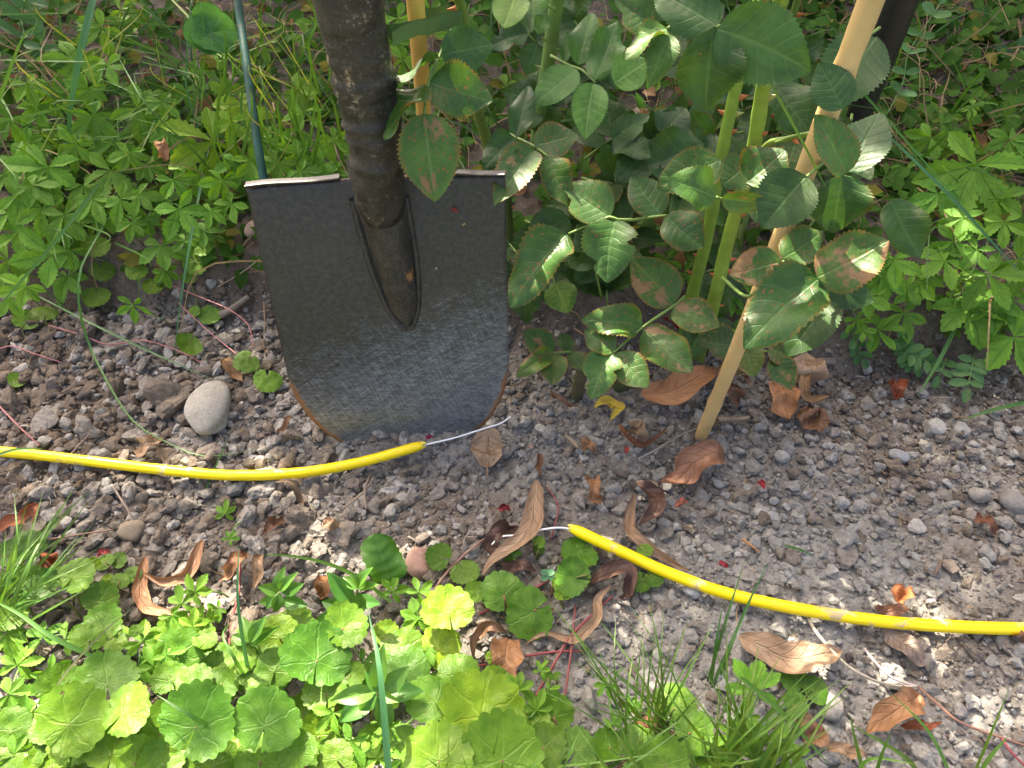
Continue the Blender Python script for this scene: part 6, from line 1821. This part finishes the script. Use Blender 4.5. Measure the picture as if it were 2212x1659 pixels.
shrub = thing('overhanging_shrub', 'unseen leafy shrub behind the bank with crown gaps shaped to dapple the bed', 'shrub', (-1.35, 2.35, float(H0(-1.35, 2.35))))
mat_crown = tinted('shrub_leaf', 0.45, 0.25, 40, 0.25, 0.1, attr=True)
mb = MB()
cnt = 0
kept = 0
FLECKS = [(at(935, 330, .51), .016), (at(1000, 195, .505), .014), (at(1410, 85, .49), .016), (at(1425, 130, .49), .012), (at(1650, 355, .52), .014), (at(1800, 310, .46), .018), (at(1725, 530, .505), .014), (at(1780, 615, .485), .010), (at(1500, 372, .47), .010), (at(1330, 705, .615), .014), (at(1350, 780, .61), .012), (at(1290, 760, .61), .010), (at(1172, 545, .595), .009), (at(640, 392, .575), .012),
          (at(435, 40, .9), .012), (at(2060, 330, .8), .012), (at(2090, 380, .8), .012), (at(2100, 600, .72), .014), (G(2095, 1225, .01), .004), (G(2190, 1490, .01), .006), (G(1400, 1475, .02), .014), (G(1990, 1330, .01), .010), (G(250, 1000, .01), .010), (G(390, 1010, .01), .010), (G(600, 1020, .01), .014), (G(740, 1005, .01), .012)]
CAN_V = []
for t_, w_ in ((0, .05), (.3, .42), (.65, .46), (1, .04)):
    CAN_V += [(-w_, t_, .12 * w_), (0, t_, 0), (w_, t_, .12 * w_)]
CAN_V = np.array(CAN_V); CAN_F = grid_faces(4, 3)
while kept < 11500 and cnt < 60000:
    cnt += 1
    gx_, gy_ = rng.uniform(-.70, .88), rng.uniform(0.02, 1.45)
    hh = rng.uniform(1.45, 2.15)
    P0 = np.array([gx_, gy_, 0.03]); P = P0 + SUN * (hh / SUN[2])
    pz = (P0 - CAM) @ AX_F
    if pz > 0.1:
        px, py = to_px(P0)
        if -120 < px < 2350 and -400 < py < 1800 and rng.random() < lit(px, py): continue
        if py > 1800 and px < 1300: continue
    if any(np.linalg.norm((P - Q) - SUN * ((P - Q) @ SUN)) < r_ + .012 for Q, r_ in FLECKS): continue
    L = rng.uniform(.032, .050)
    n = nrm(SUN * .8 + jit(.45)); d = nrm(np.cross(n, jit(1))); e2 = np.cross(d, n)
    VV = P + CAN_V[:, :1] * e2 * L * .75 + (CAN_V[:, 1:2] - .5) * d * L + CAN_V[:, 2:] * n * L
    mb.add(VV, CAN_F, None, np.array([.045, .12, .025]) * rng.uniform(.7, 1.3))
    kept += 1
crown = obj('crown', mb.mesh('crown', mat_crown), shrub)
crown['kind'] = 'stuff'
mat_bark = tinted('bark', 0.85, 0, 60, 0.3, 0.5)
rt = np.array([-1.35, 2.35, float(H0(-1.35, 2.35)) - .05])
VV, FF, UU = tube(smooth_path([rt, rt + np.array([.02, -.03, .5]), rt + np.array([.1, -.1, 1.0])], 14), np.linspace(.06, .04, 14), 12, .1, 3)
obj('trunk', mk_mesh('trunk', VV, FF, mat_bark, UU), shrub, color=(.13, .10, .075))
for k in range(12):
    E = np.array([rng.uniform(-1.7, -.1), rng.uniform(1.3, 2.6), rng.uniform(1.6, 2.1)])
    A = rt + np.array([.1, -.1, 1.0]) * rng.uniform(.7, 1)
    VV, FF, UU = tube(smooth_path([A, (A + E) / 2 + UP * .12 + jit(.05), E], 14), np.linspace(.022, .004, 14), 8, .1, k)
    obj('limb', mk_mesh('limb', VV, FF, mat_bark, UU), shrub, color=(.13, .10, .075))
